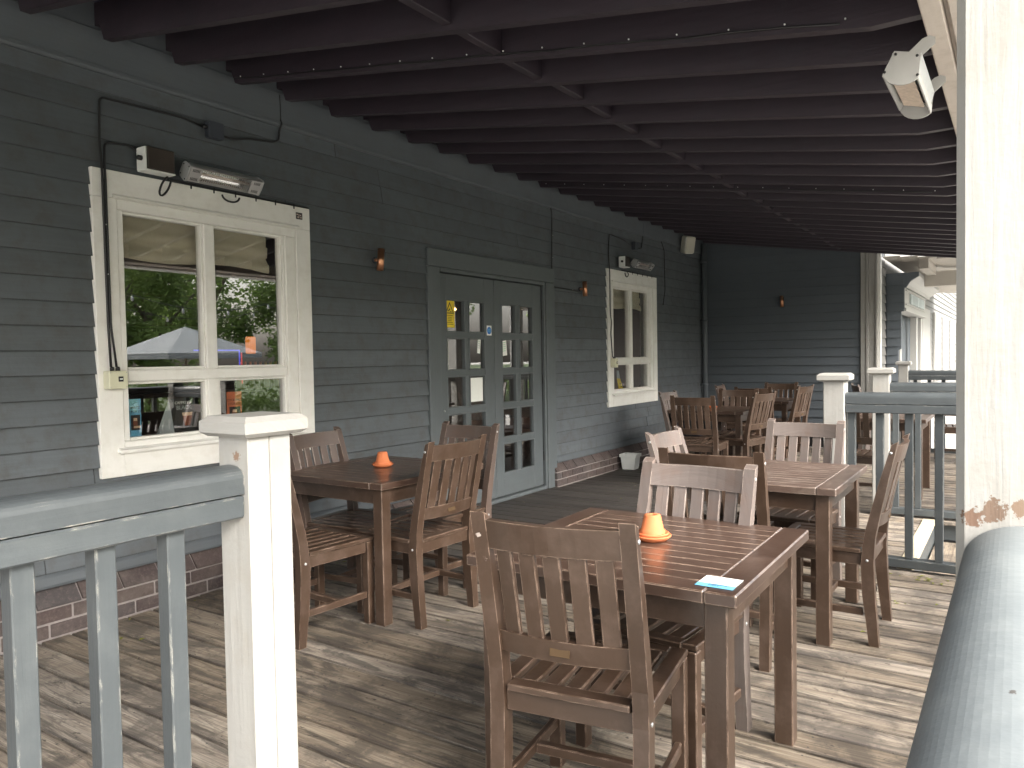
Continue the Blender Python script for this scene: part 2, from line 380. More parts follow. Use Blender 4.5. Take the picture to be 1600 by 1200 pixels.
class MB:
    def __init__(s):
        s.v = []; s.f = []; s.uv = []; s.mi = []; s.mats = []; s.smooth = []
        s.cur = 0
    def mat(s, name):
        if name not in s.mats: s.mats.append(name)
        s.cur = s.mats.index(name); return s
    def add(s, vs, fs, g=0, c=Vector((0, 0, 0)), rm=I3, smooth=False, uvoff=None):
        """vs are local; g is the grain axis index"""
        base = len(s.v)
        o = uvoff or (random.uniform(0, 60), random.uniform(0, 60))
        a, b = [k for k in range(3) if k != g]
        for p in vs:
            s.v.append(tuple(rm @ Vector(p) + Vector(c)))
        for f in fs:
            s.f.append([base + k for k in f])
            s.uv.append([(vs[k][g] + o[0], vs[k][a] + vs[k][b] + o[1]) for k in f])
            s.mi.append(s.cur); s.smooth.append(smooth)
        return s
    def box(s, c, size, rm=I3, ch=0.003, g=None):
        hx, hy, hz = [k / 2 for k in size]
        if g is None: g = max(range(3), key=lambda k: size[k])
        ch = min(ch, hx * .45, hy * .45, hz * .45)
        if ch <= 0:
            vs = [(x * hx, y * hy, z * hz) for x in (-1, 1) for y in (-1, 1) for z in (-1, 1)]
            fs = [(0, 1, 3, 2), (4, 6, 7, 5), (0, 4, 5, 1), (2, 3, 7, 6), (0, 2, 6, 4), (1, 5, 7, 3)]
            return s.add(vs, fs, g, c, rm)
        vs = []; idx = {}
        for x in (-1, 1):
            for y in (-1, 1):
                for z in (-1, 1):
                    for k in range(3):
                        p = [x * (hx - ch), y * (hy - ch), z * (hz - ch)]
                        p[k] = (x * hx, y * hy, z * hz)[k]
                        idx[(x, y, z, k)] = len(vs); vs.append(tuple(p))
        fs = []
        for k in range(3):
            a, b = [q for q in range(3) if q != k]
            for sg in (-1, 1):
                q = []
                for (u, w) in ((-1, -1), (1, -1), (1, 1), (-1, 1)):
                    t = [0, 0, 0]; t[k] = sg; t[a] = u; t[b] = w
                    q.append(idx[(*t, k)])
                fs.append(q)
            for u in (-1, 1):
                for w in (-1, 1):
                    t0 = [0, 0, 0]; t0[a] = u; t0[b] = w; t1 = list(t0); t0[k] = -1; t1[k] = 1
                    fs.append([idx[(*t0, a)], idx[(*t1, a)], idx[(*t1, b)], idx[(*t0, b)]])
        for x in (-1, 1):
            for y in (-1, 1):
                for z in (-1, 1):
                    fs.append([idx[(x, y, z, 0)], idx[(x, y, z, 1)], idx[(x, y, z, 2)]])
        out = []
        for f in fs:
            p = [Vector(vs[k]) for k in f]
            n = (p[1] - p[0]).cross(p[2] - p[0])
            cc = sum(p, Vector()) / len(p)
            out.append(f if n.dot(cc) > 0 else f[::-1])
        return s.add(vs, out, g, c, rm)
    def span(s, x0, x1, y0, y1, z0, z1, ch=0.003, g=None):
        return s.box(((x0 + x1) / 2, (y0 + y1) / 2, (z0 + z1) / 2), (abs(x1 - x0), abs(y1 - y0), abs(z1 - z0)), ch=ch, g=g)
    def prism(s, prof, axis, lo, hi, g=None, c=(0, 0, 0), rm=I3, smooth=False):
        """prof: list of (a,b) in the two other axes in ascending axis order"""
        if g is None: g = axis
        o = [k for k in range(3) if k != axis]
        n = len(prof); vs = []
        for e in (lo, hi):
            for (a, b) in prof:
                p = [0, 0, 0]; p[axis] = e; p[o[0]] = a; p[o[1]] = b; vs.append(tuple(p))
        area = sum(prof[i][0] * prof[(i + 1) % n][1] - prof[(i + 1) % n][0] * prof[i][1] for i in range(n))
        sgn = area > 0
        if axis == 1: sgn = not sgn
        fs = [list(range(n, 2 * n)), list(range(n))[::-1]]
        for i in range(n):
            j = (i + 1) % n
            fs.append([i, j, n + j, n + i])
        if not sgn: fs = [f[::-1] for f in fs]
        return s.add(vs, fs, g, c, rm, smooth)
    def lathe(s, prof, c=(0, 0, 0), n=24, rm=I3, smooth=True):
        vs = []; fs = []
        for (r, z) in prof:
            for k in range(n):
                a = 2 * PI * k / n
                vs.append((r * math.cos(a), r * math.sin(a), z))
        for i in range(len(prof) - 1):
            for k in range(n):
                j = (k + 1) % n
                fs.append([i * n + k, i * n + j, (i + 1) * n + j, (i + 1) * n + k])
        s.add(vs, fs, 2, c, rm, smooth)
        return s
    def cyl(s, p0, p1, r, n=12, r1=None, smooth=True):
        p0 = Vector(p0); p1 = Vector(p1); d = p1 - p0; L = d.length
        q = d.to_track_quat('Z', 'Y').to_matrix()
        r1 = r if r1 is None else r1
        return s.lathe([(0.0001, 0), (r, 0), (r1, L), (0.0001, L)], p0, n, q, smooth)
    def tube(s, pts, r, n=8):
        P = [Vector(p) for p in pts]; vs = []; fs = []
        for i, p in enumerate(P):
            d = (P[min(i + 1, len(P) - 1)] - P[max(i - 1, 0)]).normalized()
            q = d.to_track_quat('Z', 'Y').to_matrix()
            for k in range(n):
                a = 2 * PI * k / n
                vs.append(tuple(p + q @ Vector((r * math.cos(a), r * math.sin(a), 0))))
        # untwist: match nearest start vertex ring to ring
        rings = [list(range(i * n, i * n + n)) for i in range(len(P))]
        for i in range(1, len(P)):
            a0 = Vector(vs[rings[i - 1][0]])
            best = min(range(n), key=lambda k: (Vector(vs[rings[i][k]]) - a0).length)
            rr = rings[i][best:] + rings[i][:best]
            if (Vector(vs[rr[1]]) - Vector(vs[rings[i - 1][1]])).length > (Vector(vs[rr[-1]]) - Vector(vs[rings[i - 1][1]])).length:
                rr = [rr[0]] + rr[1:][::-1]
            rings[i] = rr
        for i in range(len(P) - 1):
            for k in range(n):
                j = (k + 1) % n
                fs.append([rings[i][k], rings[i][j], rings[i + 1][j], rings[i + 1][k]])
        fs.append(rings[0][::-1]); fs.append(rings[-1])
        return s.add(vs, fs, 0, smooth=True)
    def mesh(s, name):
        me = bpy.data.meshes.new(name)
        me.from_pydata(s.v, [], s.f)
        uvl = me.uv_layers.new(name='UVMap')
        flat = [c for f in s.uv for p in f for c in p]
        uvl.data.foreach_set('uv', flat)
        me.polygons.foreach_set('material_index', s.mi)
        me.polygons.foreach_set('use_smooth', s.smooth)
        for m in s.mats: me.materials.append(M[m])
        bm = bmesh.new(); bm.from_mesh(me)
        bmesh.ops.recalc_face_normals(bm, faces=bm.faces)
        bm.to_mesh(me); bm.free()
        return me

def link(name, me, parent=None, loc=None, rz=None):
    o = bpy.data.objects.new(name, me)
    COL.objects.link(o)
    if parent is not None: o.parent = parent
    if loc is not None: o.location = loc
    if rz is not None: o.rotation_euler = (0, 0, rz)
    return o
def part(name, mb, parent, loc=None): return link(name, mb.mesh(name), parent, loc)
def tag(o, label, cat, group=None):
    o['label'] = label; o['category'] = cat
    if group: o['group'] = group
    return o
def thing(name, label, cat, loc=(0, 0, 0), rz=0.0, group=None):
    o = bpy.data.objects.new(name, None)
    o.empty_display_size = 0.1
    COL.objects.link(o); o.location = loc; o.rotation_euler = (0, 0, rz)
    return tag(o, label, cat, group)
def solo(name, mb, label, cat, loc=(0, 0, 0), rz=0.0, group=None):
    return tag(link(name, mb.mesh(name), None, loc, rz), label, cat, group)
def structure(name, mb):
    o = link(name, mb.mesh(name)); o['kind'] = 'structure'; return o
def dup(root, kids, loc, rz, label, group=None, remap=None, only=None):
    r = root.copy(); COL.objects.link(r); r.location = loc; r.rotation_euler = (0, 0, rz)
    r['label'] = label
    if group: r['group'] = group
    mp = {root: r}
    for k in kids:
        c = k.copy(); COL.objects.link(c); c.parent = mp[k.parent]; mp[k] = c
        if remap and (only is None or k.name.split('.')[0] in only):
            for slot in c.material_slots:
                if slot.material and slot.material.name in remap:
                    nm_ = remap[slot.material.name]; slot.link = 'OBJECT'; slot.material = nm_
    return r
def text_mesh(txt, size, mat, extrude=0.0005, align='CENTER'):
    cu = bpy.data.curves.new('t', 'FONT'); cu.body = txt; cu.size = size; cu.extrude = extrude
    cu.align_x = align; cu.align_y = 'CENTER'
    o = bpy.data.objects.new('t', cu); COL.objects.link(o)
    bpy.context.view_layer.update()
    me = bpy.data.meshes.new_from_object(o.evaluated_get(bpy.context.evaluated_depsgraph_get()))
    me.materials.clear(); me.materials.append(M[mat])
    bpy.data.objects.remove(o)
    return me
def wall_text(name, txt, size, mat, parent, x, y, z, tilt=0.0):
    """lettering on a face whose normal is +X, reading towards +Y"""
    o = link(name, text_mesh(txt, size, mat), parent)
    m = Matrix(((0, 0, 1), (1, 0, 0), (0, 1, 0))).to_4x4()
    m.translation = (x, y, z)
    o.matrix_local = m
    return o

# ------------------------------------------------------------------ ground
gb = MB().mat('ground')
gb.add([(-300, -300, 0), (300, -300, 0), (300, 300, 0), (-300, 300, 0)], [(0, 1, 2, 3)], c=(0, 0, -0.5))
structure('ground', gb)
gb = MB().mat('grass')
gb.add([(14, -60, 0), (200, -60, 0), (200, 200, 0), (14, 200, 0)], [(0, 1, 2, 3)], c=(0, 0, -0.494))
structure('lawn', gb)

# ------------------------------------------------------------------ deck
PITCH = 0.148
base = MB().mat('black')
base.span(0.08, 4.28, 1.22, 5.30, -0.46, -0.09, ch=0)
base.span(0.08, 2.52, -1.5, 1.22, -0.46, -0.09, ch=0)
base.span(0.08, 3.55, 5.30, 7.08, -0.46, -0.09, ch=0)
base.span(0.08, 4.28, 7.08, 11.72, -0.46, -0.09, ch=0)
deck = structure('deck', base)
plank_cache = {}
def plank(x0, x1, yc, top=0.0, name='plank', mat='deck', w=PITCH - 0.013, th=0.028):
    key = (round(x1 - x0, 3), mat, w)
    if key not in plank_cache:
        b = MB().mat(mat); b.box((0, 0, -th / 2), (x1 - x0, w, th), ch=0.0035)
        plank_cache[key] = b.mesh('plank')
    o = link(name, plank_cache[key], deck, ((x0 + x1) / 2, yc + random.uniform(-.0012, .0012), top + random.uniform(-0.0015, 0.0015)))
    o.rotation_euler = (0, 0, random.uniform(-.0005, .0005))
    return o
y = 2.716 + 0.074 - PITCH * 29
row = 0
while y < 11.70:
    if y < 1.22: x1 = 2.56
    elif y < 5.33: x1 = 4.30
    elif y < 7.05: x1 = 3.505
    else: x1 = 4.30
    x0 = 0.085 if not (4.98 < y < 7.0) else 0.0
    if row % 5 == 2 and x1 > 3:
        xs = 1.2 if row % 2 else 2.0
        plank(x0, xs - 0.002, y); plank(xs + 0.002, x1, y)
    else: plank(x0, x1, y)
    y += PITCH; row += 1
sc_ = MB().mat('black')
for k in range(-29, 62):
    yp = 2.79 + PITCH * k
    if yp > 11.6: break
    for jx in range(9):
        xx = 0.32 + jx * 0.46
        if (yp < 1.22 and xx > 2.5) or (5.3 < yp < 7.05 and xx > 3.45): continue
        for dy_ in (-0.042, 0.042):
            q = Vector((xx + random.uniform(-.006, .006), yp + dy_ + random.uniform(-.004, .004), 0.0022)); r_ = 0.0042
            sc_.add([(r_ * math.cos(a * PI / 3), r_ * math.sin(a * PI / 3), 0) for a in range(6)], [(0, 1, 2, 3, 4, 5)], 0, q)
o = part('screw_heads', sc_, deck); o['kind'] = 'stuff'
lf = MB().mat('leafy')
for i in range(70):
    q = random.choice(((random.uniform(3.3, 4.1), random.uniform(5.1, 5.28)), (random.uniform(0.1, 0.5), random.uniform(1.5, 4.8)), (random.uniform(0.2, 4.0), random.uniform(1.3, 8)), (random.uniform(3.3, 4.0), random.uniform(4.5, 5.25))))
    a_ = random.uniform(0, PI); L_ = random.uniform(.008, .022); ca, sa = math.cos(a_) * L_, math.sin(a_) * L_
    lf.add([(-ca, -sa, 0.001), (sa * .4, -ca * .4, 0.004), (ca, sa, 0.002), (-sa * .4, ca * .4, 0.006)], [(0, 1, 2), (0, 2, 3)], 0, Vector((q[0], q[1], 0.002)))
o = link('leaf_litter', lf.mesh('leaf_litter')); o['kind'] = 'stuff'; tag(o, 'small dry leaf scraps scattered over the deck boards', 'leaf litter')
b = MB().mat('deck'); b.span(2.56, 4.30, 1.185, 1.221, -0.2, -0.003); part('deck_fascia', b, deck)
b = MB().mat('palewood'); b.span(3.508, 3.598, 5.40, 7.04, -0.030, 0.006); part('step_nosing', b, deck)
b = MB().mat('rail'); b.span(3.60, 4.30, 7.075, 7.105, -0.16, -0.034); part('side_fascia', b, deck)
b = MB().mat('rail'); b.span(3.60, 4.30, 7.083, 7.11, -0.46, -0.17); part('side_fascia', b, deck)
b = MB().mat('rail'); b.span(3.565, 3.59, 5.40, 7.06, -0.46, -0.034); part('step_riser', b, deck)
steps = MB().mat('deck')
def step_thing(name, label, boxes):
    t = thing(name, label, 'steps')
    for (n, a) in boxes:
        bb = MB().mat('deck'); bb.span(*a); part(n, bb, t)
step_thing('side_steps', 'weathered timber steps going down between the two far railings', [
    ('tread', (3.60, 3.82, 5.42, 7.05, -0.195, -0.17)), ('tread', (3.825, 4.02, 5.42, 7.05, -0.195, -0.17)), ('riser', (3.99, 4.01, 5.42, 7.05, -0.46, -0.2)),
    ('tread', (4.025, 4.32, 5.42, 7.05, -0.365, -0.34))])
step_thing('entrance_steps', 'weathered timber entrance steps in front of the nearest cream post', [
    ('tread', (2.58, 4.05, 0.90, 1.175, -0.20, -0.17)), ('riser', (2.58, 4.05, 0.905, 0.925, -0.34, -0.202)), ('tread', (2.58, 4.05, 0.6, 0.90, -0.37, -0.34))])

# ------------------------------------------------------------------ pub building
pub = thing('pub_building', 'dark grey clapboard pub with white sash windows and glazed double doors', 'building')
Z0, CP = 0.318, 0.1268
def board_profile(z, h=0.142):
    return [(0.0, z + 0.020), (0.0165, z + 0.020), (0.0175, z), (0.0245, z), (0.0255, z + 0.003), (0.005, z + h), (0.0, z + h)]
clad_cache = {}
def clad_y(y0, y1, k, mat='clad', parent=pub, x=0.0, zb=Z0, name='cladding_board', h=0.142):
    key = ('y', round(y1 - y0, 3), mat, h)
    if key not in clad_cache:
        bb = MB().mat(mat); bb.prism(board_profile(0, h), 1, -(y1 - y0) / 2, (y1 - y0) / 2)
        clad_cache[key] = bb.mesh('cladding_board')
    return link(name, clad_cache[key], parent, (x + random.uniform(-.0012, .0012), (y0 + y1) / 2, zb + CP * k + random.uniform(-.0015, .0015)))
def clad_x(x0, x1, k, yw, mat='navy', parent=pub, zb=Z0, h=0.142):
    key = ('x', round(x1 - x0, 3), mat, h)
    if key not in clad_cache:
        bb = MB().mat(mat)
        prof = [(-a, c) for (a, c) in board_profile(0, h)]
        bb.prism(prof, 0, -(x1 - x0) / 2, (x1 - x0) / 2)
        clad_cache[key] = bb.mesh('cladding_board')
    return link('cladding_board', clad_cache[key], parent, ((x0 + x1) / 2, yw, zb + CP * k))
YW0, YW1 = -1.5, 11.75
WDY = 6.13
WIN = [(2.191, 3.695), (2.191 + WDY, 3.695 + WDY)]
ncourse = int((2.985 - Z0) / CP) + 1
for k in range(ncourse):
    zlo, zhi = Z0 + CP * k, Z0 + CP * (k + 1)
    cuts = []
    if zhi > 0.90 and zlo < 2.31: cuts += [(a + 0.02, c - 0.02) for a, c in WIN]
    if zlo < 2.19: cuts.append((4.96 + 0.02, 7.056 - 0.02))
    cuts.sort()
    segs = []; c0 = YW0
    for a, c in cuts: segs.append((c0, a)); c0 = c
    segs.append((c0, YW1 - 0.01))
    for (a, c) in segs:
        if c - a > 4.5:
            j = a + (c - a) * random.uniform(0.35, 0.65)
            if k == ncourse - 3: j = 4.42
            clad_y(a, j - 0.001, k); clad_y(j + 0.001, c, k)
        else: clad_y(a, c, k)
# wall core
core = MB().mat('black')
def corebox(y0, y1, z0, z1): core.span(-0.15, -0.003, y0, y1, z0, z1, ch=0)
corebox(YW0, 2.33, 0, 3.5); corebox(2.33, 3.56, 0, 0.93); corebox(2.33, 3.56, 2.285, 3.5)
corebox(3.56, 5.13, 0, 3.5); corebox(5.13, 6.85, 2.16, 3.5); corebox(6.85, 2.33 + WDY, 0, 3.5)
corebox(2.33 + WDY, 3.56 + WDY, 0, 0.93); corebox(2.33 + WDY, 3.56 + WDY, 2.285, 3.5); corebox(3.56 + WDY, YW1, 0, 3.5)
part('wall', core, pub)
# interior shell
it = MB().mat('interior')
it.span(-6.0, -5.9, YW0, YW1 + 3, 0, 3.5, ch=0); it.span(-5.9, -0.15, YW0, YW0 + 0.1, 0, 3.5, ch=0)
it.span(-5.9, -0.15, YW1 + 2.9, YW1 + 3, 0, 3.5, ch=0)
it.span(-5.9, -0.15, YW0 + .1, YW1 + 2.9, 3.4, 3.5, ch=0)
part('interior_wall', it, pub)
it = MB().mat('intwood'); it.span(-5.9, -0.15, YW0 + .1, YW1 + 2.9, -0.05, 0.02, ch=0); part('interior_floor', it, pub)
# interior furniture glimpsed through the glass
bt = thing('bar_counter', 'dark wooden bar counter deep inside the pub behind the windows', 'bar')
b = MB().mat('intwood'); b.span(-4.6, -3.9, 1.0, 9.0, 0.02, 1.08); part('counter', b, bt)
b = MB().mat('intwood'); b.span(-4.7, -3.8, 0.95, 9.05, 1.08, 1.13); part('counter_top', b, bt)
b = MB().mat('intwood')
for z in (1.5, 1.9, 2.3): b.span(-5.85, -5.6, 1.0, 9.0, z, z + 0.04)
part('shelf', b, bt)
# frieze and upper trim
b = MB().mat('frieze'); b.span(0.0, 0.034, YW0, YW1 - .01, 2.985, 3.18, ch=0.004); part('frieze_board', b, pub)
b = MB().mat('frieze'); b.prism([(0.0, 2.955), (0.030, 2.955), (0.042, 2.968), (0.042, 2.984), (0.0, 2.984)], 1, YW0, YW1 - .01); part('moulding', b, pub)
b = MB().mat('frieze'); b.span(0.0, 0.02, YW0, YW1 - .01, 3.182, 3.5, ch=0.002); part('upper_board', b, pub)
for (a, c) in ((YW0, 4.95), (7.062, YW1 - .01)):
    b = MB().mat('frieze'); b.prism([(0.0, 0.255), (0.040, 0.248), (0.044, 0.262), (0.030, 0.300), (0.012, 0.322), (0, 0.322)], 1, a, c); part('water_table', b, pub)
# plinth: mortar backing, brick courses and a sloping header course
def plinth(y0, y1):
    b = MB().mat('mortar')
    b.prism([(0.0, -0.02), (0.064, -0.02), (0.064, 0.150), (0.0, 0.236)], 1, y0 + 0.003, y1 - 0.003)
    part('mortar_bed', b, pub)
    for cs in range(2):
        zc = 0.003 + 0.078 * cs
        yy = y0 - (0.11 if cs % 2 else 0)
        while yy < y1:
            a, c = max(yy, y0), min(yy + 0.215, y1)
            if c - a > 0.05:
                key = ('br', round(c - a, 3))
                if key not in clad_cache:
                    bb = MB().mat('brick'); bb.box((0, 0, 0), (0.07, c - a, 0.066), ch=0.003); clad_cache[key] = bb.mesh('brick')
                link('brick', clad_cache[key], pub, (0.036 + random.uniform(-.0015, .0015), (a + c) / 2, zc + 0.033))
            yy += 0.226
    yy = y0; key = 'hd'
    if key not in clad_cache:
        bb = MB().mat('brick'); bb.prism([(-0.002, 0.158), (0.072, 0.158), (0.072, 0.166), (0.002, 0.250), (-0.002, 0.250)], 1, -0.105, 0.105); clad_cache[key] = bb.mesh('brick')
    while yy + 0.2 < y1:
        link('brick', clad_cache[key], pub, (random.uniform(-.003, .003), yy + 0.108, random.uniform(-.003, .002)))
        yy += 0.222
plinth(YW0, 4.955); plinth(7.0, YW1 - 0.02)
b = MB().mat('frieze'); b.span(0, 0.03, 7.0, 7.06, 0.20, 0.33); part('plinth_stop', b, pub)

# windows
def window_unit(dy, stuff):
    w = part('window', (lambda b: (b.mat('white'),
        # outer frame and sash rails
        b.span(-0.06, 0.030, 2.325 + dy, 2.361 + dy, 0.958, 2.230, ch=.004), b.span(-0.06, 0.028, 3.483 + dy, 3.570 + dy, 0.958, 2.230, ch=.004),
        b.span(-0.06, 0.032, 2.325 + dy, 3.570 + dy, 2.231, 2.290, ch=.005), b.span(-0.06, 0.034, 2.325 + dy, 3.570 + dy, 0.912, 0.957, ch=.005),
        b.span(-0.05, 0.018, 2.870 + dy, 2.940 + dy, 1.300, 2.230, ch=.005), b.span(-0.05, 0.016, 2.873 + dy, 2.953 + dy, 0.958, 1.300, ch=.005),
        b.span(-0.05, 0.026, 2.362 + dy, 3.482 + dy, 1.284, 1.352, ch=.008))[0])(MB()), pub)
    # glazing beads round each pane
    for (a, c, z0, z1) in ((2.361, 2.870, 1.352, 2.231), (2.940, 3.470, 1.352, 2.231), (2.361, 2.873, 0.957, 1.284), (2.953, 3.483, 0.957, 1.284)):
        a += dy; c += dy
        b = MB().mat('white'); q = 0.014
        b.span(-0.045, 0.004, a, a + q, z0, z1, .003); b.span(-0.045, 0.004, c - q, c, z0, z1, .003)
        b.span(-0.045, 0.002, a + q, c - q, z1 - q, z1, .003); b.span(-0.045, 0.002, a + q, c - q, z0, z0 + q, .003)
        part('glazing_bead', b, w)
        b = MB().mat('glass'); b.span(-0.026, -0.022, a + q - .002, c - q + .002, z0 + q - .002, z1 - q + .002, 0); part('pane', b, w)
    b = MB().mat('white'); b.span(-0.05, 0.02, 3.470 + dy, 3.4825 + dy, 1.353, 2.2305, .003); part('sash_stile', b, w)
    b = MB().mat('white'); b.prism([(0.0, 0.905), (0.072, 0.896), (0.072, 0.912), (0.030, 0.926), (0, 0.926)], 1, 2.285 + dy, 3.607 + dy); part('sill', b, w)
    for (a, c, z0, z1, nm) in ((2.191, 2.324, 0.765, 2.288, 'casing_board'), (3.571, 3.695, 0.765, 2.288, 'casing_board'), (2.191, 3.695, 2.290, 2.440, 'casing_board'), (2.3245, 3.5705, 0.765, 0.900, 'casing_board')):
        b = MB().mat('white'); b.span(0.0, 0.038, a + dy, c + dy, z0, z1, .003); part(nm, b, w)
    b = MB().mat('white'); b.prism([(0.0385, 2.292), (0.055, 2.296), (0.055, 2.304), (0.0385, 2.312)], 1, 2.30 + dy, 3.59 + dy); part('drip_mould', b, w)
    # reveal lining
    b = MB().mat('white')
    b.span(-0.15, -0.061, 2.332 + dy, 2.345 + dy, 0.93, 2.285); b.span(-0.15, -0.061, 3.545 + dy, 3.558 + dy, 0.93, 2.285); b.span(-0.30, -0.061, 2.332 + dy, 3.558 + dy, 0.932, 0.95)
    part('reveal', b, w)
    # roman blind, pulled up
    b = MB().mat('blind'); ny, prof = 24, []
    rows = [(2.29, 0.0), (2.21, 0.012), (2.16, 0.004), (2.155, 0.020), (2.09, 0.022), (2.085, 0.006), (2.045, 0.026), (2.04, 0.036), (1.995, 0.034), (1.985, 0.026)]
    vs = []; fs = []
    for (z, d) in rows:
        for i in range(ny + 1):
            t = i / ny
            sag = 0.016 * math.sin(t * PI * 2.1) * (2.29 - z) / 0.3
            vs.append((-0.115 + d + 0.004 * math.sin(i * 1.7 + z * 40), 2.37 + dy + 1.06 * t, z + 0.012 - sag - 0.012 * t))
    for r_ in range(len(rows) - 1):
        for i in range(ny):
            q = r_ * (ny + 1) + i
            fs.append((q, q + 1, q + ny + 2, q + ny + 1))
    b.add(vs, fs, 1, smooth=True); part('blind', b, w)
    return w
window_unit(0, None)
window_unit(WDY, None)

# double doors
df = MB().mat('door')
df.span(0.0, 0.040, 4.960, 5.118, 0.0, 2.165, .004); df.span(0.0, 0.040, 6.880, 7.056, 0.0, 2.165, .004); df.span(0.0, 0.042, 4.960, 7.056, 2.168, 2.318, .004)
dframe = part('door_frame', df, pub)
b = MB().mat('door'); b.span(-0.15, 0.026, 5.119, 5.140, 0.0, 2.166); b.span(-0.15, 0.026, 6.852, 6.879, 0.0, 2.166); b.span(-0.15, 0.030, 5.141, 6.851, 2.133, 2.166); part('door_lining', b, dframe)
b = MB().mat('door'); b.span(-0.15, 0.03, 5.141, 6.851, 0.0, 0.035, .006); part('threshold', b, dframe)
ROWS = [(1.62, 1.905), (1.281, 1.567), (0.946, 1.228), (0.608, 0.892), (0.262, 0.551)]
def door_leaf(y0, y1, cols):
    d = None
    b = MB().mat('door')
    b.span(-0.055, -0.008, y0, cols[0][0], 0.045, 2.125, .003); b.span(-0.055, -0.008, cols[1][1], y1, 0.045, 2.125, .003)
    b.span(-0.054, -0.009, cols[0][0] + .0005, cols[1][1] - .0005, 1.905, 2.125, .002); b.span(-0.054, -0.009, cols[0][0] + .0005, cols[1][1] - .0005, 0.045, 0.262, .002)
    d = part('door', b, pub)
    for i in range(4):
        b = MB().mat('door'); b.span(-0.050, -0.012, cols[0][0], cols[1][1], ROWS[i + 1][1], ROWS[i][0], .004); part('glazing_bar', b, d)
    for (z0, z1) in ROWS:
        b = MB().mat('door'); b.span(-0.050, -0.012, cols[0][1], cols[1][0], z0, z1, .004); part('glazing_bar', b, d)
        for (a, c) in cols:
            b = MB().mat('door'); q = 0.009
            for (p0, p1, p2, p3) in ((a - .002, a + q, z0, z1), (c - q, c + .002, z0, z1), (a + q, c - q, z0 - .002, z0 + q), (a + q, c - q, z1 - q, z1 + .002)):
                b.span(-0.045, -0.005, p0, p1, p2, p3, .002)
            part('glazing_bead', b, d)
            b = MB().mat('glass'); b.span(-0.034, -0.031, a + q - .002, c - q + .002, z0 + q - .002, z1 - q + .002, 0); part('pane', b, d)
    return d
dl = door_leaf(5.143, 5.984, ((5.256, 5.525), (5.585, 5.830)))
dr = door_leaf(5.990, 6.849, ((6.113, 6.362), (6.430, 6.678)))
for (yy, dd) in ((5.146, dl), (6.846, dr)):
    for z in (0.3, 1.1, 1.78):
        b = MB().mat('black'); b.cyl((0.0, yy, z), (0.0, yy, z + 0.10), 0.007); part('hinge', b, dd)
b = MB().mat('greymetal'); b.cyl((-0.008, 5.205, 0.93), (-0.002, 5.205, 0.93), 0.009); part('keyhole', b, dl)

# return wall at the far end, seen over the far tables
b = MB().mat('black'); b.span(0.0, 2.30, 11.76, 11.9, 0, 3.5, ch=0); part('wall', b, pub)
for k in range(-1, 24):
    clad_x(0.06, 2.298, k, 11.758, 'navy', zb=0.311)
b = MB().mat('frieze'); b.span(0.023, 0.075, 11.70, 11.755, 0, 3.3); part('corner_board', b, pub)
for (x0, x1, y0, dy) in ((2.30, 2.37, 11.715, .04), (2.372, 2.405, 11.70, .05), (2.407, 2.49, 11.72, .04), (2.492, 2.515, 11.70, .05)):
    b = MB().mat('cream'); b.span(x0, x1, y0, 11.90, 0, 3.3, .004); part('corner_board', b, pub)
b = MB().mat('white'); b.span(2.516, 2.56, 11.72, 11.80, 0, 3.3, .004); part('corner_board', b, pub)
b = MB().mat('black'); b.span(2.3, 2.517, 11.91, 12.4, 0, 3.4, ch=0); part('wall', b, pub)
for k in range(-1, 19):
    clad_y(11.805, 12.385, k, 'lightclad', x=2.518, zb=0.311)

# ------------------------------------------------------------------ veranda roof
roof = thing('veranda_roof', 'dark veranda roof of exposed sloping rafters above the tables', 'roof')
SL = 0.155
def zb(x): return 3.125 - SL * x
raf = MB().mat('rafter')
prof = [(0.022, zb(0) + 0.075), (0.070, zb(0) + 0.070), (0.105, zb(0.105)), (3.70, zb(3.70)), (3.868, zb(3.87) + 0.028), (3.868, zb(3.87) + 0.195), (0.022, zb(0) + 0.195)]
raf.prism(prof, 1, 0, 0.047, g=0)
raf_me = raf.mesh('rafter')
RY = [1.845 - 0.4035 * 8 + 0.4035 * k for k in range(33)]
for yy in RY:
    if yy < 11.69: link('rafter', raf_me, roof, (0, yy + random.uniform(-.006, .006), random.uniform(-.003, .003)))
nog = MB().mat('rafter')
nog.span(2.05, 2.095, 0.049, 0.4020, zb(2.07) + 0.022, zb(2.07) + 0.185, .003, g=1)
nog_me = nog.mesh('noggin')
for i, yy in enumerate(RY[:-1]):
    if yy + 0.4 < 11.7: link('noggin', nog_me, roof, (random.uniform(-.02, .02), yy + 0.001, random.uniform(-.004, .004)))
cb = MB().mat('ceiling')
cb.box((0, 0, 0), (0.144, 13.3, 0.018), ch=0.003)
cb_me = cb.mesh('ceiling_board')
for i in range(27):
    x = 0.10 + i * 0.148
    o = link('ceiling_board', cb_me, roof, (x, 5.1, zb(x) + 0.207))
    o.rotation_euler = (0, math.atan(SL), 0)
b = MB().mat('roofing'); b.prism([(-0.0, zb(0) + 0.222), (4.45, zb(4.45) + 0.222), (4.45, zb(4.45) + 0.27), (0, zb(0) + 0.27)], 1, -1.7, 11.9, g=0); part('roof_covering', b, roof)
bm_ = thing('veranda_beam', 'beige painted beam running along the outer edge of the veranda roof', 'beam')
b = MB().mat('beam'); b.span(3.876, 3.940, -1.6, 11.88, 2.50, 2.70, .004); part('inner_board', b, bm_)
b = MB().mat('beam'); b.span(3.9405, 3.9555, -1.6, 11.88, 2.53, 2.70, .002); part('spacer', b, bm_)
b = MB().mat('beam'); b.span(3.956, 4.070, -1.6, 11.88, 2.50, 2.70, .004); part('middle_board', b, bm_)
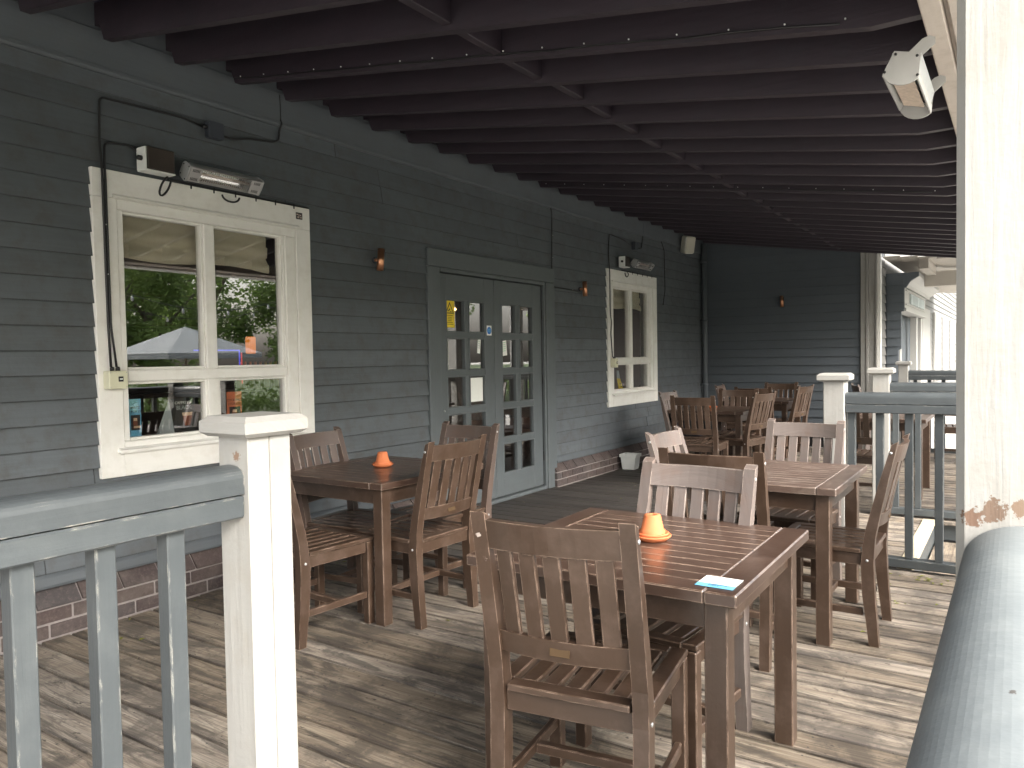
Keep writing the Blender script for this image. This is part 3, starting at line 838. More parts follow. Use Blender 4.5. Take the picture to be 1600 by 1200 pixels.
b = MB().mat('white'); b.span(4.072, 4.30, -1.6, 11.88, 2.48, 2.70, .004); part('outer_fascia', b, bm_)

# ------------------------------------------------------------------ posts and railings
def big_post(x, y, label, z1=2.48, z0=-0.02):
    w = 0.20; c = 0.012
    h = w / 2
    pr = [(-h + c, -h), (h - c, -h), (h, -h + c), (h, h - c), (h - c, h), (-h + c, h), (-h, h - c), (-h, -h + c)]
    t = thing('veranda_post', label, 'post', (x, y, 0), 0, 'cream posts carrying the veranda roof')
    b = MB().mat('cream'); b.prism(pr, 2, z0, z1); part('shaft', b, t)
    b = MB().mat('cream'); b.span(-h - .02, h + .02, -h - .02, h + .02, z0, 0.16, .006); part('base', b, t)
    return t
def newel(x0, x1, y0, y1, label, seam=True, z1=1.20):
    t = thing('newel_post', label, 'post', ((x0 + x1) / 2, (y0 + y1) / 2, 0), 0, 'capped newel posts of the veranda railings')
    hx, hy = (x1 - x0) / 2, (y1 - y0) / 2
    b = MB().mat('cream')
    if seam: b.span(-hx, hx, -hy, -0.0008, -0.2, z1, .0035); part('shaft', b, t); b = MB().mat('cream'); b.span(-hx, hx, 0.0008, hy, -0.2, z1, .0035); part('shaft', b, t)
    else: b.span(-hx, hx, -hy, hy, -0.2, z1, .005); part('shaft', b, t)
    o = 0.032
    b = MB().mat('cream')
    zz = [(-0.006, -o + .012), (0.004, 0.0), (0.012, 0.0), (0.034, 0.0), (0.047, -0.014)]
    vs = []; fs = []
    lev = [(z1 - 0.006, o - 0.014), (z1 + 0.004, o), (z1 + 0.032, o), (z1 + 0.046, o - 0.016)]
    for (z, e) in lev:
        vs += [(-hx - e, -hy - e, z), (hx + e, -hy - e, z), (hx + e, hy + e, z), (-hx - e, hy + e, z)]
    for i in range(3):
        for k in range(4):
            j = (k + 1) % 4; fs.append((4 * i + k, 4 * i + j, 4 * i + 4 + j, 4 * i + 4 + k))
    fs += [(3, 2, 1, 0), (12, 13, 14, 15)]
    b.add(vs, fs, 0); part('cap', b, t)
    return t
def rail_profile(w=0.155, rise=0.034, N=14):
    h = w / 2; zt = 1.122
    pts = [(-h, 1.051), (h, 1.051), (h, zt - rise)]
    for a in range(1, N):
        an = PI * a / N
        pts.append((h * math.cos(an) * 0.985, zt - rise + rise * math.sin(an) ** (1.0 if rise > .05 else 0.75)))
    pts.append((-h, zt - rise))
    return pts
bal_me = {}
def railing(axis, fixed, a0, a1, label, first=None, pitch=0.166, bottom=True, w=0.12, rise=0.03, N=14):
    """axis 0: runs along X at y=fixed; axis 1: runs along Y at x=fixed"""
    t = thing('railing', label, 'railing', group='grey painted veranda railings')
    L = lambda a, f, z: (a, f, z) if axis == 0 else (f, a, z)
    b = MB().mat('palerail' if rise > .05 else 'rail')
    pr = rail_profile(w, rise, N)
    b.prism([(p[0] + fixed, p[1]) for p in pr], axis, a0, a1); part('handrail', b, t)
    b = MB().mat('rail')
    if axis == 0: b.span(a0, a1, fixed - w / 2, fixed + w / 2, 0.992, 1.047, .004)
    else: b.span(fixed - w / 2, fixed + w / 2, a0, a1, 0.992, 1.047, .004)
    part('lower_rail', b, t)
    b = MB().mat('rail')
    if axis == 0: b.span(a0, a1, fixed - 0.04, fixed + 0.04, 0.02, 0.075, .004)
    else: b.span(fixed - 0.04, fixed + 0.04, a0, a1, 0.02, 0.075, .004)
    part('bottom_rail', b, t)
    if 'b' not in bal_me:
        bb = MB().mat('rail'); bb.span(-0.023, 0.023, -0.023, 0.023, 0.076, 0.991, .003); bal_me['b'] = bb.mesh('baluster')
    p = first if first is not None else a0 + 0.08
    while p < a1 - 0.02:
        link('baluster', bal_me['b'], t, L(p, fixed, 0))
        p += pitch
    return t
newel(2.430, 2.55, 1.218, 1.352, 'cream newel post with chipped paint at the near end of the left railing')
railing(1, 2.481, -1.45, 1.217, 'weathered grey railing in the left foreground with flaking paint', first=0.857 + 0.023 - 0.166 * 13, pitch=0.166, w=0.104)
big_post(4.172, 1.43, 'large cream veranda post with bare patches, nearest on the right')
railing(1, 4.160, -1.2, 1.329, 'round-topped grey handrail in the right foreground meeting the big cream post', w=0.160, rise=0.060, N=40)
newel(4.09, 4.22, -1.34, -1.21, 'cream newel post behind the viewpoint at the end of the right handrail')
newel(3.090, 3.221, 5.275, 5.40, 'capped cream newel post at the end of the middle railing', seam=False)
railing(0, 5.345, 3.222, 4.071, 'middle grey railing behind the chair with its back to it', first=3.254, pitch=0.1655)
newel(3.128, 3.260, 7.03, 7.15, 'capped cream newel post beyond the steps, further of the pair', seam=False)
railing(0, 7.10, 3.261, 4.071, 'grey railing on the far side of the steps', first=3.30, pitch=0.1655)
railing(0, 11.60, 2.92, 4.071, 'farthest grey railing in front of the entrance porch')
newel(2.80, 2.92, 11.53, 11.66, 'farthest cream newel post beside the corner of the building', seam=False)
newel(4.072, 4.20, 5.28, 5.41, 'cream newel post hidden behind the big post, at the outer end of the middle railing', seam=False)
big_post(4.172, 7.15, 'cream veranda post at the far side of the steps')
big_post(4.172, 10.85, 'farthest cream veranda post by the porch')
railing(1, 4.172, 1.531, 5.244, 'long grey railing along the outer edge of the near deck')
railing(1, 4.172, 7.251, 11.599, 'long grey railing along the outer edge of the far deck')

# ------------------------------------------------------------------ furniture
CHAIR_KIDS = []
def build_chair():
    t = thing('slatted_chair', '', 'chair', group='brown slatted wooden dining chairs')
    K = []
    def P(name, b): o = part(name, b, t); K.append(o); return o
    hw = 0.2325; tw = 0.044
    # rear posts, curved side profile (y, z)
    front = [(0.022, 0.0), (0.052, 0.25), (0.057, 0.38), (0.050, 0.47), (0.034, 0.56), (-0.020, 0.77), (-0.074, 0.952)]
    rear = [(-0.101, 0.966), (-0.070, 0.83), (-0.022, 0.60), (-0.004, 0.50), (0.002, 0.40), (-0.003, 0.25), (-0.021, 0.0)]
    for sx in (-1, 1):
        xo = sx * (hw - tw / 2)
        b = MB().mat('brown'); b.prism(front + rear, 0, xo - tw / 2, xo + tw / 2, g=2)
        # soften long edges
        o = P('rear_leg', b)
        b = MB().mat('greymetal')
        for (yy, zz) in ((0.03, 0.405), (-0.072, 0.915)): b.cyl((sx * (hw - .002), yy, zz), (sx * (hw + .0025), yy, zz), 0.0065, 8)
        bo = part('bolt', b, o); K.append(bo)
        b = MB().mat('brown'); b.box((sx * (hw - 0.024), 0.440, 0.216), (0.044, 0.042, 0.432), ch=.003); P('front_leg', b)
        b = MB().mat('brown'); b.box((sx * (hw - 0.028), 0.238, 0.405), (0.024, 0.362, 0.058), ch=.003); P('seat_rail', b)
        b = MB().mat('brown'); b.box((sx * (hw - 0.024), 0.235, 0.155), (0.022, 0.37, 0.034), ch=.003); P('stretcher', b)
        b = MB().mat('brown'); b.box((sx * (hw - 0.026), 0.258, 0.446), (0.052, 0.40, 0.020), ch=.003); P('seat_board', b)
    b = MB().mat('brown'); b.box((0, 0.25, 0.155), (2 * hw - 0.072, 0.030, 0.032), ch=.003); P('stretcher', b)
    b = MB().mat('brown'); b.box((0, 0.028, 0.405), (2 * hw - 0.09, 0.024, 0.060), ch=.003); P('seat_rail', b)
    b = MB().mat('brown'); b.box((0, 0.445, 0.405), (2 * hw - 0.09, 0.024, 0.058), ch=.003); P('seat_rail', b)
    b = MB().mat('brown'); b.box((0, 0.028, 0.446), (2 * hw - 0.106, 0.052, 0.020), ch=.003); P('seat_board', b)
    b = MB().mat('brown'); b.box((0, 0.440, 0.446), (2 * hw - 0.106, 0.046, 0.020), ch=.003); P('seat_board', b)
    n = 5; pw = 0.050; gap = (2 * hw - 0.106 - n * pw) / (n + 1)
    sl = MB().mat('brown'); sl.box((0, 0.2355, 0.445), (pw, 0.360, 0.018), ch=.003); sme = sl.mesh('seat_slat')
    for i in range(n):
        x = -hw + 0.053 + gap * (i + 1) + pw * (i + 0.5)
        K.append(link('seat_slat', sme, t, (x, 0, 0)))
    # bowed back rails and slats
    def ymid(z, off=0.0):
        pts = [(0.38, 0.028), (0.56, 0.008), (0.77, -0.040), (0.958, -0.086)]
        for (a, ya), (c, yc) in zip(pts, pts[1:]):
            if z <= c: return ya + (yc - ya) * (z - a) / (c - a)
        return pts[-1][1]
    def bow(x): return -0.026 * (1 - (x / (hw - tw)) ** 2)
    def rail_(z0, z1, th, name, dz=0.0):
        b = MB().mat('brown'); N = 10; X = hw - tw
        vs = []; fs = []
        for i in range(N + 1):
            x = -X + 2 * X * i / N
            zt = z1 + dz * (1 - (x / X) ** 2)
            for (z, s_) in ((z0, 1), (zt, 1), (zt, -1), (z0, -1)):
                vs.append((x, ymid(z) + bow(x) + s_ * th / 2, z))
        for i in range(N):
            for k in range(4):
                j = (k + 1) % 4; fs.append((4 * i + k, 4 * i + j, 4 * i + 4 + j, 4 * i + 4 + k))
        fs += [(0, 1, 2, 3), tuple(4 * N + k for k in (3, 2, 1, 0))]
        b.add(vs, fs, 0)
        return P(name, b)
    rail_(0.862, 0.944, 0.024, 'top_rail')
    lr = rail_(0.555, 0.618, 0.024, 'lower_rail')
    b = MB().mat('brass'); b.box((0.0, ymid(0.587) - 0.026 - 0.0135, 0.587), (0.058, 0.003, 0.024), rot('X', R(-8)), ch=.001); K.append(part('maker_plate', b, lr))
    for i in range(n):
        pw2 = 0.050; gp = (2 * (hw - tw) - n * pw2) / (n + 1)
        x = -(hw - tw) + gp * (i + 1) + pw2 * (i + 0.5)
        z0, z1 = 0.6175, 0.863
        y0, y1 = ymid(z0) + bow(x), ymid(z1) + bow(x)
        b = MB().mat('brown')
        L_ = math.hypot(y1 - y0, z1 - z0)
        b.box((x, (y0 + y1) / 2, (z0 + z1) / 2), (pw2, 0.014, L_), rot('X', math.atan2(y0 - y1, z1 - z0)) @ rot('Z', 2 * 0.026 * x / (hw - tw) ** 2), ch=.0025)
        P('back_slat', b)
    return t, K
chair0, CK = build_chair()
FADED_SHEEN = {'brown_wood_paint': M['faded']}
HALF = {'brown_wood_paint': M['half']}
used = [False]
def chair(x, y, rz, label, remap=None):
    if remap is None and not used[0]:
        used[0] = True
        chair0.location = (x, y, 0); chair0.rotation_euler = (0, 0, R(rz)); chair0['label'] = label
        return chair0
    return dup(chair0, CK, (x, y, 0), R(rz), label, None, remap, ('top_rail', 'back_slat', 'rear_leg', 'seat_slat') if remap is HALF else ('top_rail', 'back_slat', 'rear_leg', 'lower_rail'))
chair(3.122, 1.790, 8, 'brown slatted chair nearest the camera, its back turned to us')
chair(3.105, 2.785, 176, 'faded grey-brown chair facing us behind the nearest table', FADED_SHEEN)
chair(3.026, 3.335, 2, 'brown chair back to back with the faded chair, behind the nearest table')
chair(2.575, 4.05, -90, 'faded chair at the left side of the worn-topped table, seen over another backrest', FADED_SHEEN)
chair(3.044, 4.870, 176, 'sun-faded grey chair behind the worn-topped table, by the capped newel post', FADED_SHEEN)
chair(3.596, 4.092, 90, 'brown chair in side view pulled out on the right of the worn-topped table')
chair(1.058, 2.476, -5, 'brown chair half hidden by the left cream newel post, slatted seat showing')
chair(0.665, 3.205, -85, 'half-faded chair by the wall under the large white window', HALF)
chair(1.608, 3.180, 87, 'brown chair with rear towards us on the right of the table below the wall light')
chair(1.165, 3.910, 177, 'brown chair just in front of the double doors', HALF)
chair(0.800, 8.500, -92, 'pale-looking chair by the small white window with something dark on its seat', FADED_SHEEN)
chair(1.362, 7.630, 4, 'dark brown chair with its back to us at the table beyond the double doors')
chair(1.330, 9.180, 187, 'dark brown chair on the far side of the table near the downpipe')
chair(1.770, 8.480, 77, 'brown chair turned sideways on the right of the table near the downpipe')
chair(0.780, 10.450, -85, 'brown chair in the far corner beside the downpipe', HALF)
chair(1.305, 11.250, 180, 'dark chair standing against the dark blue end wall')
chair(1.770, 10.400, 79, 'brown chair turned sideways in front of the dark blue end wall')
chair(1.360, 9.800, 2, 'dark chair between the two far tables, mostly hidden')
chair(2.960, 7.420, 0, 'brown chair seen through the middle railing beyond the steps')
chair(2.450, 10.900, -70, 'pale chair back peeping above the railing by the white corner boards', FADED_SHEEN)
chair(3.500, 11.050, 185, 'dark chair at the far railing seen between two balusters')

def build_table():
    t = thing('square_table', '', 'table', group='square brown slatted tables')
    K = []
    def P(name, b): o = part(name, b, t); K.append(o); return o
    s = 0.435; bw = 0.088; th = 0.036; zt = 0.752
    for sx in (-1, 1):
        b = MB().mat('table'); b.box((sx * (s - bw / 2), 0, zt - th / 2), (bw, 2 * s, th), ch=.0035); P('top_board', b)
        b = MB().mat('table'); b.box((0, sx * (s - bw / 2) * 0.999, zt - th / 2 - .0004), (2 * s - 2 * bw - .002, bw, th), ch=.0035); P('top_board', b)
        b = MB().mat('brown'); b.box((sx * (s - 0.062), 0, 0.673), (0.024, 2 * s - 0.19, 0.080), ch=.003); P('apron', b)
        b = MB().mat('brown'); b.box((0, sx * (s - 0.062), 0.673), (2 * s - 0.19, 0.024, 0.080), ch=.003); P('apron', b)
        for sy in (-1, 1):
            b = MB().mat('brown'); b.box((sx * (s - 0.067), sy * (s - 0.067), 0.357), (0.064, 0.064, 0.714), ch=.003); P('leg', b)
    n = 10; inner = 2 * s - 2 * bw; gp = 0.0035; pw = (inner - (n + 1) * gp) / n
    sl = MB().mat('table'); sl.box((0, 0, zt - 0.012), (inner - .003, pw, 0.022), ch=.002); sme = sl.mesh('top_slat')
    for i in range(n):
        K.append(link('top_slat', sme, t, (0, -inner / 2 + gp * (i + 1) + pw * (i + 0.5), random.uniform(-.0006, .0003))))
    return t, K
table0, TK = build_table()
WORN = {'table_top_varnish': M['tabletop_worn']}
def table(x, y, rz, label, remap=None, first=False):
    if first:
        table0.location = (x, y, 0); table0.rotation_euler = (0, 0, R(rz)); table0['label'] = label; return table0
    return dup(table0, TK, (x, y, 0), R(rz), label, None, remap)
table(3.103, 2.385, 0.6, 'glossy brown square table nearest the camera with a white and blue card', first=True)
table(3.022, 4.160, 0, 'brown table with a badly worn pale-scratched top by the capped newel post', WORN)
table(1.030, 3.290, -1, 'dark square table below the large white window with a terracotta pot')
table(1.220, 8.750, 0, 'dark table with a terracotta pot beyond the double doors, near the downpipe')
table(1.220, 10.740, 0, 'farthest dark table against the dark blue end wall')
table(3.020, 8.320, 0, 'table on the far deck seen through the balusters beyond the steps')

def pot(x, y, z, label, rz=0):
    t = thing('ashtray_pot', label, 'pot', (x, y, z), rz, 'upturned terracotta pots on saucers')
    b = MB().mat('terracotta')
    b.lathe([(0.0001, 0.0), (0.048, 0.0), (0.063, 0.014), (0.064, 0.018), (0.060, 0.019), (0.050, 0.008), (0.0001, 0.007)]); part('saucer', b, t)
    b = MB().mat('terracotta')
    b.lathe([(0.0001, 0.008), (0.040, 0.008), (0.055, 0.020), (0.056, 0.026), (0.052, 0.027), (0.040, 0.016), (0.0001, 0.015)]); part('saucer', b, t)
    b = MB().mat('terracotta')
    b.lathe([(0.0435, 0.017), (0.0435, 0.034), (0.039, 0.036), (0.0285, 0.083), (0.0265, 0.0865), (0.006, 0.087), (0.005, 0.080)]); part('flower_pot', b, t)
pot(3.112, 2.420, 0.7525, 'terracotta pot upside down on saucers on the table nearest the camera')
pot(1.018, 3.327, 0.7525, 'upturned terracotta pot on the table below the large white window')
pot(1.150, 8.78, 0.7525, 'upturned terracotta pot on the far table near the downpipe')

# menu card on the near table (its printed code square is left blank)
cd = thing('table_card', 'small white and blue printed card lying near the front corner of the table', 'card', (3.468, 2.044, 0.7535), 0.0)
b = MB().mat('paper'); b.box((0, 0.016, 0), (0.104, 0.070, 0.0012), ch=0.0003); part('card_sheet', b, cd)
b = MB().mat('lightblue'); b.box((0, -0.0345, 0), (0.104, 0.031, 0.0012), ch=0.0003); part('blue_band', b, cd)
b = MB().mat('ink')
for i, L_ in enumerate((0.046, 0.030)):
    x = -0.020
    while x < -0.020 + L_:
        w_ = random.uniform(.003, .006); b.box((x + w_ / 2, -0.027 - 0.010 * i, 0.0008), (w_ * .8, 0.0055, 0.0003), ch=0); x += w_
part('print_lines', b, cd)
b = MB().mat('cardgrey')
for i in range(4): b.box((-0.004, 0.006 + 0.008 * i, 0.0008), (0.030 - 0.003 * (i % 2), 0.003, 0.0003), ch=0)
part('print_lines', b, cd)

# dark cloth on the chair by the small window
b = MB().mat('fabric_dark'); b.box((0, 0, 0), (0.30, 0.34, 0.05), ch=0.02); b.box((-0.16, 0.0, 0.09), (0.06, 0.32, 0.20), rot('Y', R(-12)), ch=0.02)
solo('seat_cushion', b, 'dark navy cloth bundle lying on the chair by the small white window', 'cushion', (1.02, 8.50, 0.485))

# white bucket
bk = MB().mat('plastic_white')
def sq(h, z): return [(-h, -h, z), (h, -h, z), (h, h, z), (-h, h, z)]
lv = [(0.075, 0.0), (0.092, 0.150), (0.104, 0.150), (0.104, 0.185), (0.094, 0.185), (0.080, 0.02)]
vs = []; fs = []
for (h, z) in lv: vs += sq(h, z)
for i in range(len(lv) - 1):
    for k in range(4):
        j = (k + 1) % 4; fs.append((4 * i + k, 4 * i + j, 4 * i + 4 + j, 4 * i + 4 + k))
fs += [(3, 2, 1, 0), (20, 21, 22, 23)]
bk.add(vs, fs, 2)
solo('white_planter', bk, 'white square plastic planter on the deck against the brick plinth', 'planter', (0.20, 8.56, 0.001), R(4))

# downpipe
dp = thing('downpipe', 'grey-blue painted downpipe in the far corner of the veranda', 'pipe')
b = MB().mat('frieze'); b.cyl((0.085, 11.60, 0.0), (0.085, 11.60, 3.10), 0.040, 20); part('pipe', b, dp)
for z in (0.9, 1.9, 2.8):
    b = MB().mat('frieze'); b.cyl((0.085, 11.60, z), (0.085, 11.60, z + 0.04), 0.046, 20); b.span(0.02, 0.09, 11.56, 11.64, z, z + 0.03); part('bracket', b, dp)

# ------------------------------------------------------------------ wall fittings
def heater(label, mw):
    t = thing('patio_heater', label, 'heater', group='infrared patio heaters')
    t.matrix_world = mw
    L_ = 0.25
    # cross section (y outward, z up) extruded along local X; opening faces +y
    body = [(-0.045, -0.030), (-0.030, -0.045), (0.018, -0.050), (0.030, -0.046), (0.012, -0.040), (-0.026, -0.034), (-0.036, 0.0), (-0.026, 0.034), (0.012, 0.040), (0.030, 0.046), (0.018, 0.050), (-0.030, 0.045), (-0.045, 0.030)]
    b = MB().mat('alu'); b.prism(body, 0, -L_, L_); part('housing', b, t)
    b = MB().mat('reflector'); b.prism([(-0.0345, -0.001), (-0.024, -0.0325), (0.010, -0.0385), (0.010, -0.037), (-0.022, -0.031), (-0.0325, 0), (-0.022, 0.031), (0.010, 0.037), (0.010, 0.0385), (-0.024, 0.0325), (-0.0345, 0.001)], 0, -L_ + .07, L_ - .07); part('reflector', b, t)
    ep = [(-0.047, -0.032), (-0.031, -0.048), (0.020, -0.053), (0.034, -0.046), (0.038, 0.0), (0.034, 0.046), (0.020, 0.053), (-0.031, 0.048), (-0.047, 0.032)]
    for s_ in (-1, 1):
        b = MB().mat('greymetal'); b.prism(ep, 0, s_ * L_, s_ * (L_ + 0.008)); c = part('end_cap', b, t)
        b = MB().mat('black')
        for (yy, zz) in ((-0.032, 0.030), (-0.032, -0.030), (0.022, 0.040), (0.022, -0.040)): b.cyl((s_ * (L_ + .008), yy, zz), (s_ * (L_ + .0105), yy, zz), 0.0045, 8)
        part('screw', b, c)
        b = MB().mat('alu'); b.box((s_ * (L_ - 0.038), 0.031, 0), (0.075, 0.004, 0.090), ch=.001); f = part('front_plate', b, t)
        b = MB().mat('black')
        for zz in (-0.026, 0.026):
            for i in range(6): b.box((s_ * (L_ - 0.018 - 0.008 * i), 0.0335, zz), (0.0035, 0.001, 0.018), ch=0)
        part('vent_slot', b, f)
    b = MB().mat('tube'); b.cyl((-L_ + .06, -0.006, 0), (L_ - .06, -0.006, 0), 0.0085, 12); part('heating_tube', b, t)
    b = MB().mat('alu')
    for i in range(27): b.box((-L_ + .082 + i * 0.0141, 0.033, 0), (0.0016, 0.0016, 0.088), ch=0)
    for zz in (-0.042, 0.042, -0.014, 0.014): b.box((0, 0.0345, zz), (2 * L_ - .15, 0.0016, 0.0018), ch=0)
    part('guard_grille', b, t)
    b = MB().mat('greymetal')
    b.box((0, -0.062, 0.030), (0.16, 0.004, 0.045), ch=.001)
    for s_ in (-1, 1): b.prism([(-0.055, 0.01), (-0.040, 0.0), (-0.075, 0.075), (-0.095, 0.06)], 0, s_ * 0.08, s_ * 0.083)
    part('bracket', b, t)
    return t
def frame(xa, out, origin):
    """local X -> xa, local Y -> out"""
    x = Vector(xa).normalized(); y_ = Vector(out).normalized(); z = x.cross(y_)
    m = Matrix((x, y_, z)).transposed().to_4x4(); m.translation = origin
    return m
heater('silver bar heater above the large white window, guard grille facing out', frame((0, 1, 0), (0.80, 0, -0.60), (0.125, 2.945, 2.497)))
heater('silver bar heater above the small white window', frame((0, 1, 0), (0.75, 0, -0.66), (0.135, 9.15, 2.545)))
# right-hand beam heater: shorter ceramic plate heater
t = thing('patio_heater', 'white-framed ceramic plate heater hanging from the outer beam at top right', 'heater', group='infrared patio heaters')
t.matrix_world = frame((0, 1, 0), (-0.28, 0, -0.96), (3.836, 3.02, 2.300))
arc = [(0.052 * math.cos(a) + 0.004, 0.062 * math.sin(a)) for a in [R(-62 + 124 * i / 8) for i in range(9)]]
ep = [(-0.048, -0.040), (-0.048, 0.040)] + [(p[0], p[1]) for p in arc[::-1]]
HL = 0.215
for s_ in (-1, 1):
    b = MB().mat('whitefar'); b.prism(ep, 0, s_ * HL, s_ * (HL + 0.007)); c = part('end_cap', b, t)
    for (yy, zz) in ((-0.038, 0.032), (-0.038, -0.032), (0.020, 0.050), (0.020, -0.050)):
        b = MB().mat('black'); b.cyl((s_ * (HL + .007), yy, zz), (s_ * (HL + .0095), yy, zz), 0.0045, 8); part('screw', b, c)
    b = MB().mat('whitefar'); b.box((0, 0.018, s_ * 0.050), (2 * HL, 0.030, 0.007), rot('X', R(12) * s_), ch=.002); part('side_bar', b, t)
    b = MB().mat('whitefar'); b.prism([(-0.036, -0.040), (-0.046, 0.0), (-0.092, -0.030), (-0.104, -0.048), (-0.100, -0.066), (-0.082, -0.072)], 0, s_ * (HL - .005) , s_ * (HL - .001)); part('hanger', b, t)
b = MB().mat('greymetal'); b.span(-HL, HL, -0.05, -0.044, -0.042, 0.042, .002); b.span(-HL, HL, -0.044, 0.010, -0.045, -0.041, .001); b.span(-HL, HL, -0.044, 0.010, 0.041, 0.045, .001); part('housing', b, t)
b = MB().mat('heatplate'); b.span(-HL + .07, HL - .05, 0.018, 0.024, -0.034, 0.036, .003); part('heat_plate', b, t)
b = MB().mat('reflector'); b.span(-HL, -HL + .068, 0.006, 0.012, -0.040, 0.040, .001); b.span(HL - .048, HL, 0.006, 0.012, -0.040, 0.040, .001); part('reflector', b, t)

def junction_box(y, z, label, mat='navybox', s=(0.05, 0.10, 0.10), x=0.022):
    t = thing('junction_box', label, 'junction box', (x, y, z), 0, 'cable junction boxes on the wall')
    b = MB().mat(mat); b.box((s[0] / 2, 0, 0), s, ch=.006); part('box', b, t)
    b = MB().mat(mat); b.box((s[0] + .002, 0, 0), (0.005, s[1] * .96, s[2] * .96), ch=.002); part('lid', b, t)
    return t
j = junction_box(2.945, 2.80, 'dark grey junction box high on the wall above the large window')
b = MB().mat('black'); b.cyl((0.025, -0.075, 0.012), (0.025, -0.05, 0.012), 0.013); part('gland', b, j)
junction_box(9.10, 2.79, 'dark junction box high on the wall above the small window')
# heater control boxes with grey side and scorched cover
def control_box(y, z, label, k=1.0):
    t = thing('control_box', label, 'control box', (0.045, y, z), 0, 'heater control boxes')
    rm = rot('X', R(-6)) 
    b = MB().mat('plastic_white'); b.box((0.042, -0.088 * k, 0), (0.085, 0.010, 0.125), ch=.003); b.box((0.042, 0, -0.064), (0.085, 0.18 * k, 0.008), ch=.003); part('tray', b, t)
    b = MB().mat('rust'); b.box((0.044, 0.006, 0.006), (0.078, 0.165 * k, 0.125), ch=.006); part('cover', b, t)
    b = MB().mat('black'); b.cyl((0.05, -0.115 * k, 0.0), (0.05, -0.092 * k, 0.0), 0.014); part('gland', b, t)
control_box(2.535, 2.525, 'grey control box with scorched brown cover above the large white window')
control_box(8.70, 2.545, 'grey control box beside the heater above the small white window', .8)
def switch_box(y, z, label, w=0.105, h=0.098):
    t = thing('switch_box', label, 'switch', (0.039, y, z), 0, 'weatherproof switch boxes on window frames')
    b = MB().mat('cream_plastic'); b.box((0.030, 0, 0), (0.060, w, h), ch=.004); part('box', b, t)
    b = MB().mat('black'); b.box((0.061, 0.012, 0.004), (0.006, 0.026, 0.028), ch=.001); r = part('rocker', b, t)
    b = MB().mat('plastic_white'); b.box((0.0645, 0.012, 0.004), (0.002, 0.016, 0.007), ch=0); part('marking', b, r)
    b = MB().mat('greymetal')
    for a in (-1, 1):
        for c in (-1, 1): b.cyl((0.060, a * w * .42, c * h * .40), (0.0615, a * w * .42, c * h * .40), 0.003, 6)
    part('screw', b, t)
    b = MB().mat('black')
    for a in (-0.018, 0.014): b.lathe([(0.0001, 0), (0.011, 0), (0.011, 0.014), (0.008, 0.022), (0.0001, 0.022)], (0.03, a, h / 2), 12)
    part('gland', b, t)
switch_box(2.268, 1.300, 'cream switch box on the left casing of the large white window')
switch_box(2.268 + WDY + .02, 1.300, 'small cream switch box on the casing of the small white window', 0.09, 0.11)

def cable(label, pts, r=0.0055, clips=True, group='black cables clipped to the veranda'):
    t = thing('cable', label, 'cable', group=group)
    P_ = [Vector(p) for p in pts]
    # round the corners
    sm = [P_[0]]
    for i in range(1, len(P_) - 1):
        a, b_, c = P_[i - 1], P_[i], P_[i + 1]
        d = min(0.03, (a - b_).length * .4, (c - b_).length * .4)
        p = b_ + (a - b_).normalized() * d; q = b_ + (c - b_).normalized() * d
        for k in range(4):
            u = k / 3; sm.append(p * (1 - u) ** 2 + b_ * 2 * u * (1 - u) + q * u * u)
    sm.append(P_[-1])
    b = MB().mat('cable'); b.tube(sm, r, 6); part('sheath', b, t)
    if clips:
        b = MB().mat('alu')
        for a, c in zip(P_, P_[1:]):
            L_ = (c - a).length; n = int(L_ / 0.30)
            for i in range(1, n + 1):
                p = a.lerp(c, i / (n + 1))
                b.box(p + Vector((0.004, 0.008, 0.005)), (0.006, 0.006, 0.006), ch=0.001)
        if b.v: part('clip', b, t)
    return t
X = 0.030
cable('thick black cable looping from the rafters to the junction box above the large window', [(X, 3.466, 3.16), (X, 3.468, 3.0), (X + .018, 3.467, 2.97), (X, 3.46, 2.93), (X, 3.452, 2.862), (X, 3.40, 2.838), (X, 3.20, 2.815), (X, 3.10, 2.785), (X, 3.0, 2.79)], .0065)
cable('black cable running from the junction box down the left casing to the switch', [(X, 2.89, 2.812), (X, 2.75, 2.835), (X, 2.50, 2.83), (X, 2.252, 2.822), (X, 2.246, 2.60), (X + .012, 2.246, 2.46), (.046, 2.246, 2.40), (.046, 2.25, 1.60), (.055, 2.252, 1.37)], .0065)
cable('second black cable from the control box down the left casing', [(.06, 2.475, 2.535), (X, 2.42, 2.60), (X, 2.272, 2.585), (X + .012, 2.262, 2.46), (.046, 2.262, 2.40), (.046, 2.264, 1.60), (.055, 2.283, 1.37)], .0065, clips=False)
for (y0, lb) in ((2.70, 'large'), (8.80, 'small')):
    e = 3.69 + (WDY if y0 > 5 else 0)
    t = cable('thin black cable lying along the top of the %s white window casing' % lb, [(0.022, y0 - .06, 2.455), (0.03, y0 + .3, 2.449), (0.03, e, 2.447)], .006, clips=False)
    b = MB().mat('black'); yy = y0 + .08
    while yy < e - .06: b.box((0.0415, yy, 2.438), (0.004, 0.008, 0.034), ch=0); yy += 0.155
    part('cable_tie', b, t)
def loop(label, cy, cz, ry, rz_, x, tilt=0.0):
    pts = []
    for i in range(15):
        a = R(60 - 300 * i / 14) if tilt else R(180 + 180 * i / 14)
        yy, zz = ry * math.cos(a), rz_ * math.sin(a)
        pts.append((x, cy + yy * math.cos(tilt) - zz * math.sin(tilt), cz + yy * math.sin(tilt) + zz * math.cos(tilt)))
    b = MB().mat('cable'); b.tube(pts, .006, 6)
    solo('cable_loop', b, label, 'cable', group='slack loops of heater cable')
loop('narrow loop of black cable hanging below the scorched control box', 2.592, 2.400, 0.022, 0.066, 0.075, R(-28))
loop('wide loop of black cable hanging below the bar heater over the large window', 3.03, 2.415, 0.062, 0.036, 0.075)
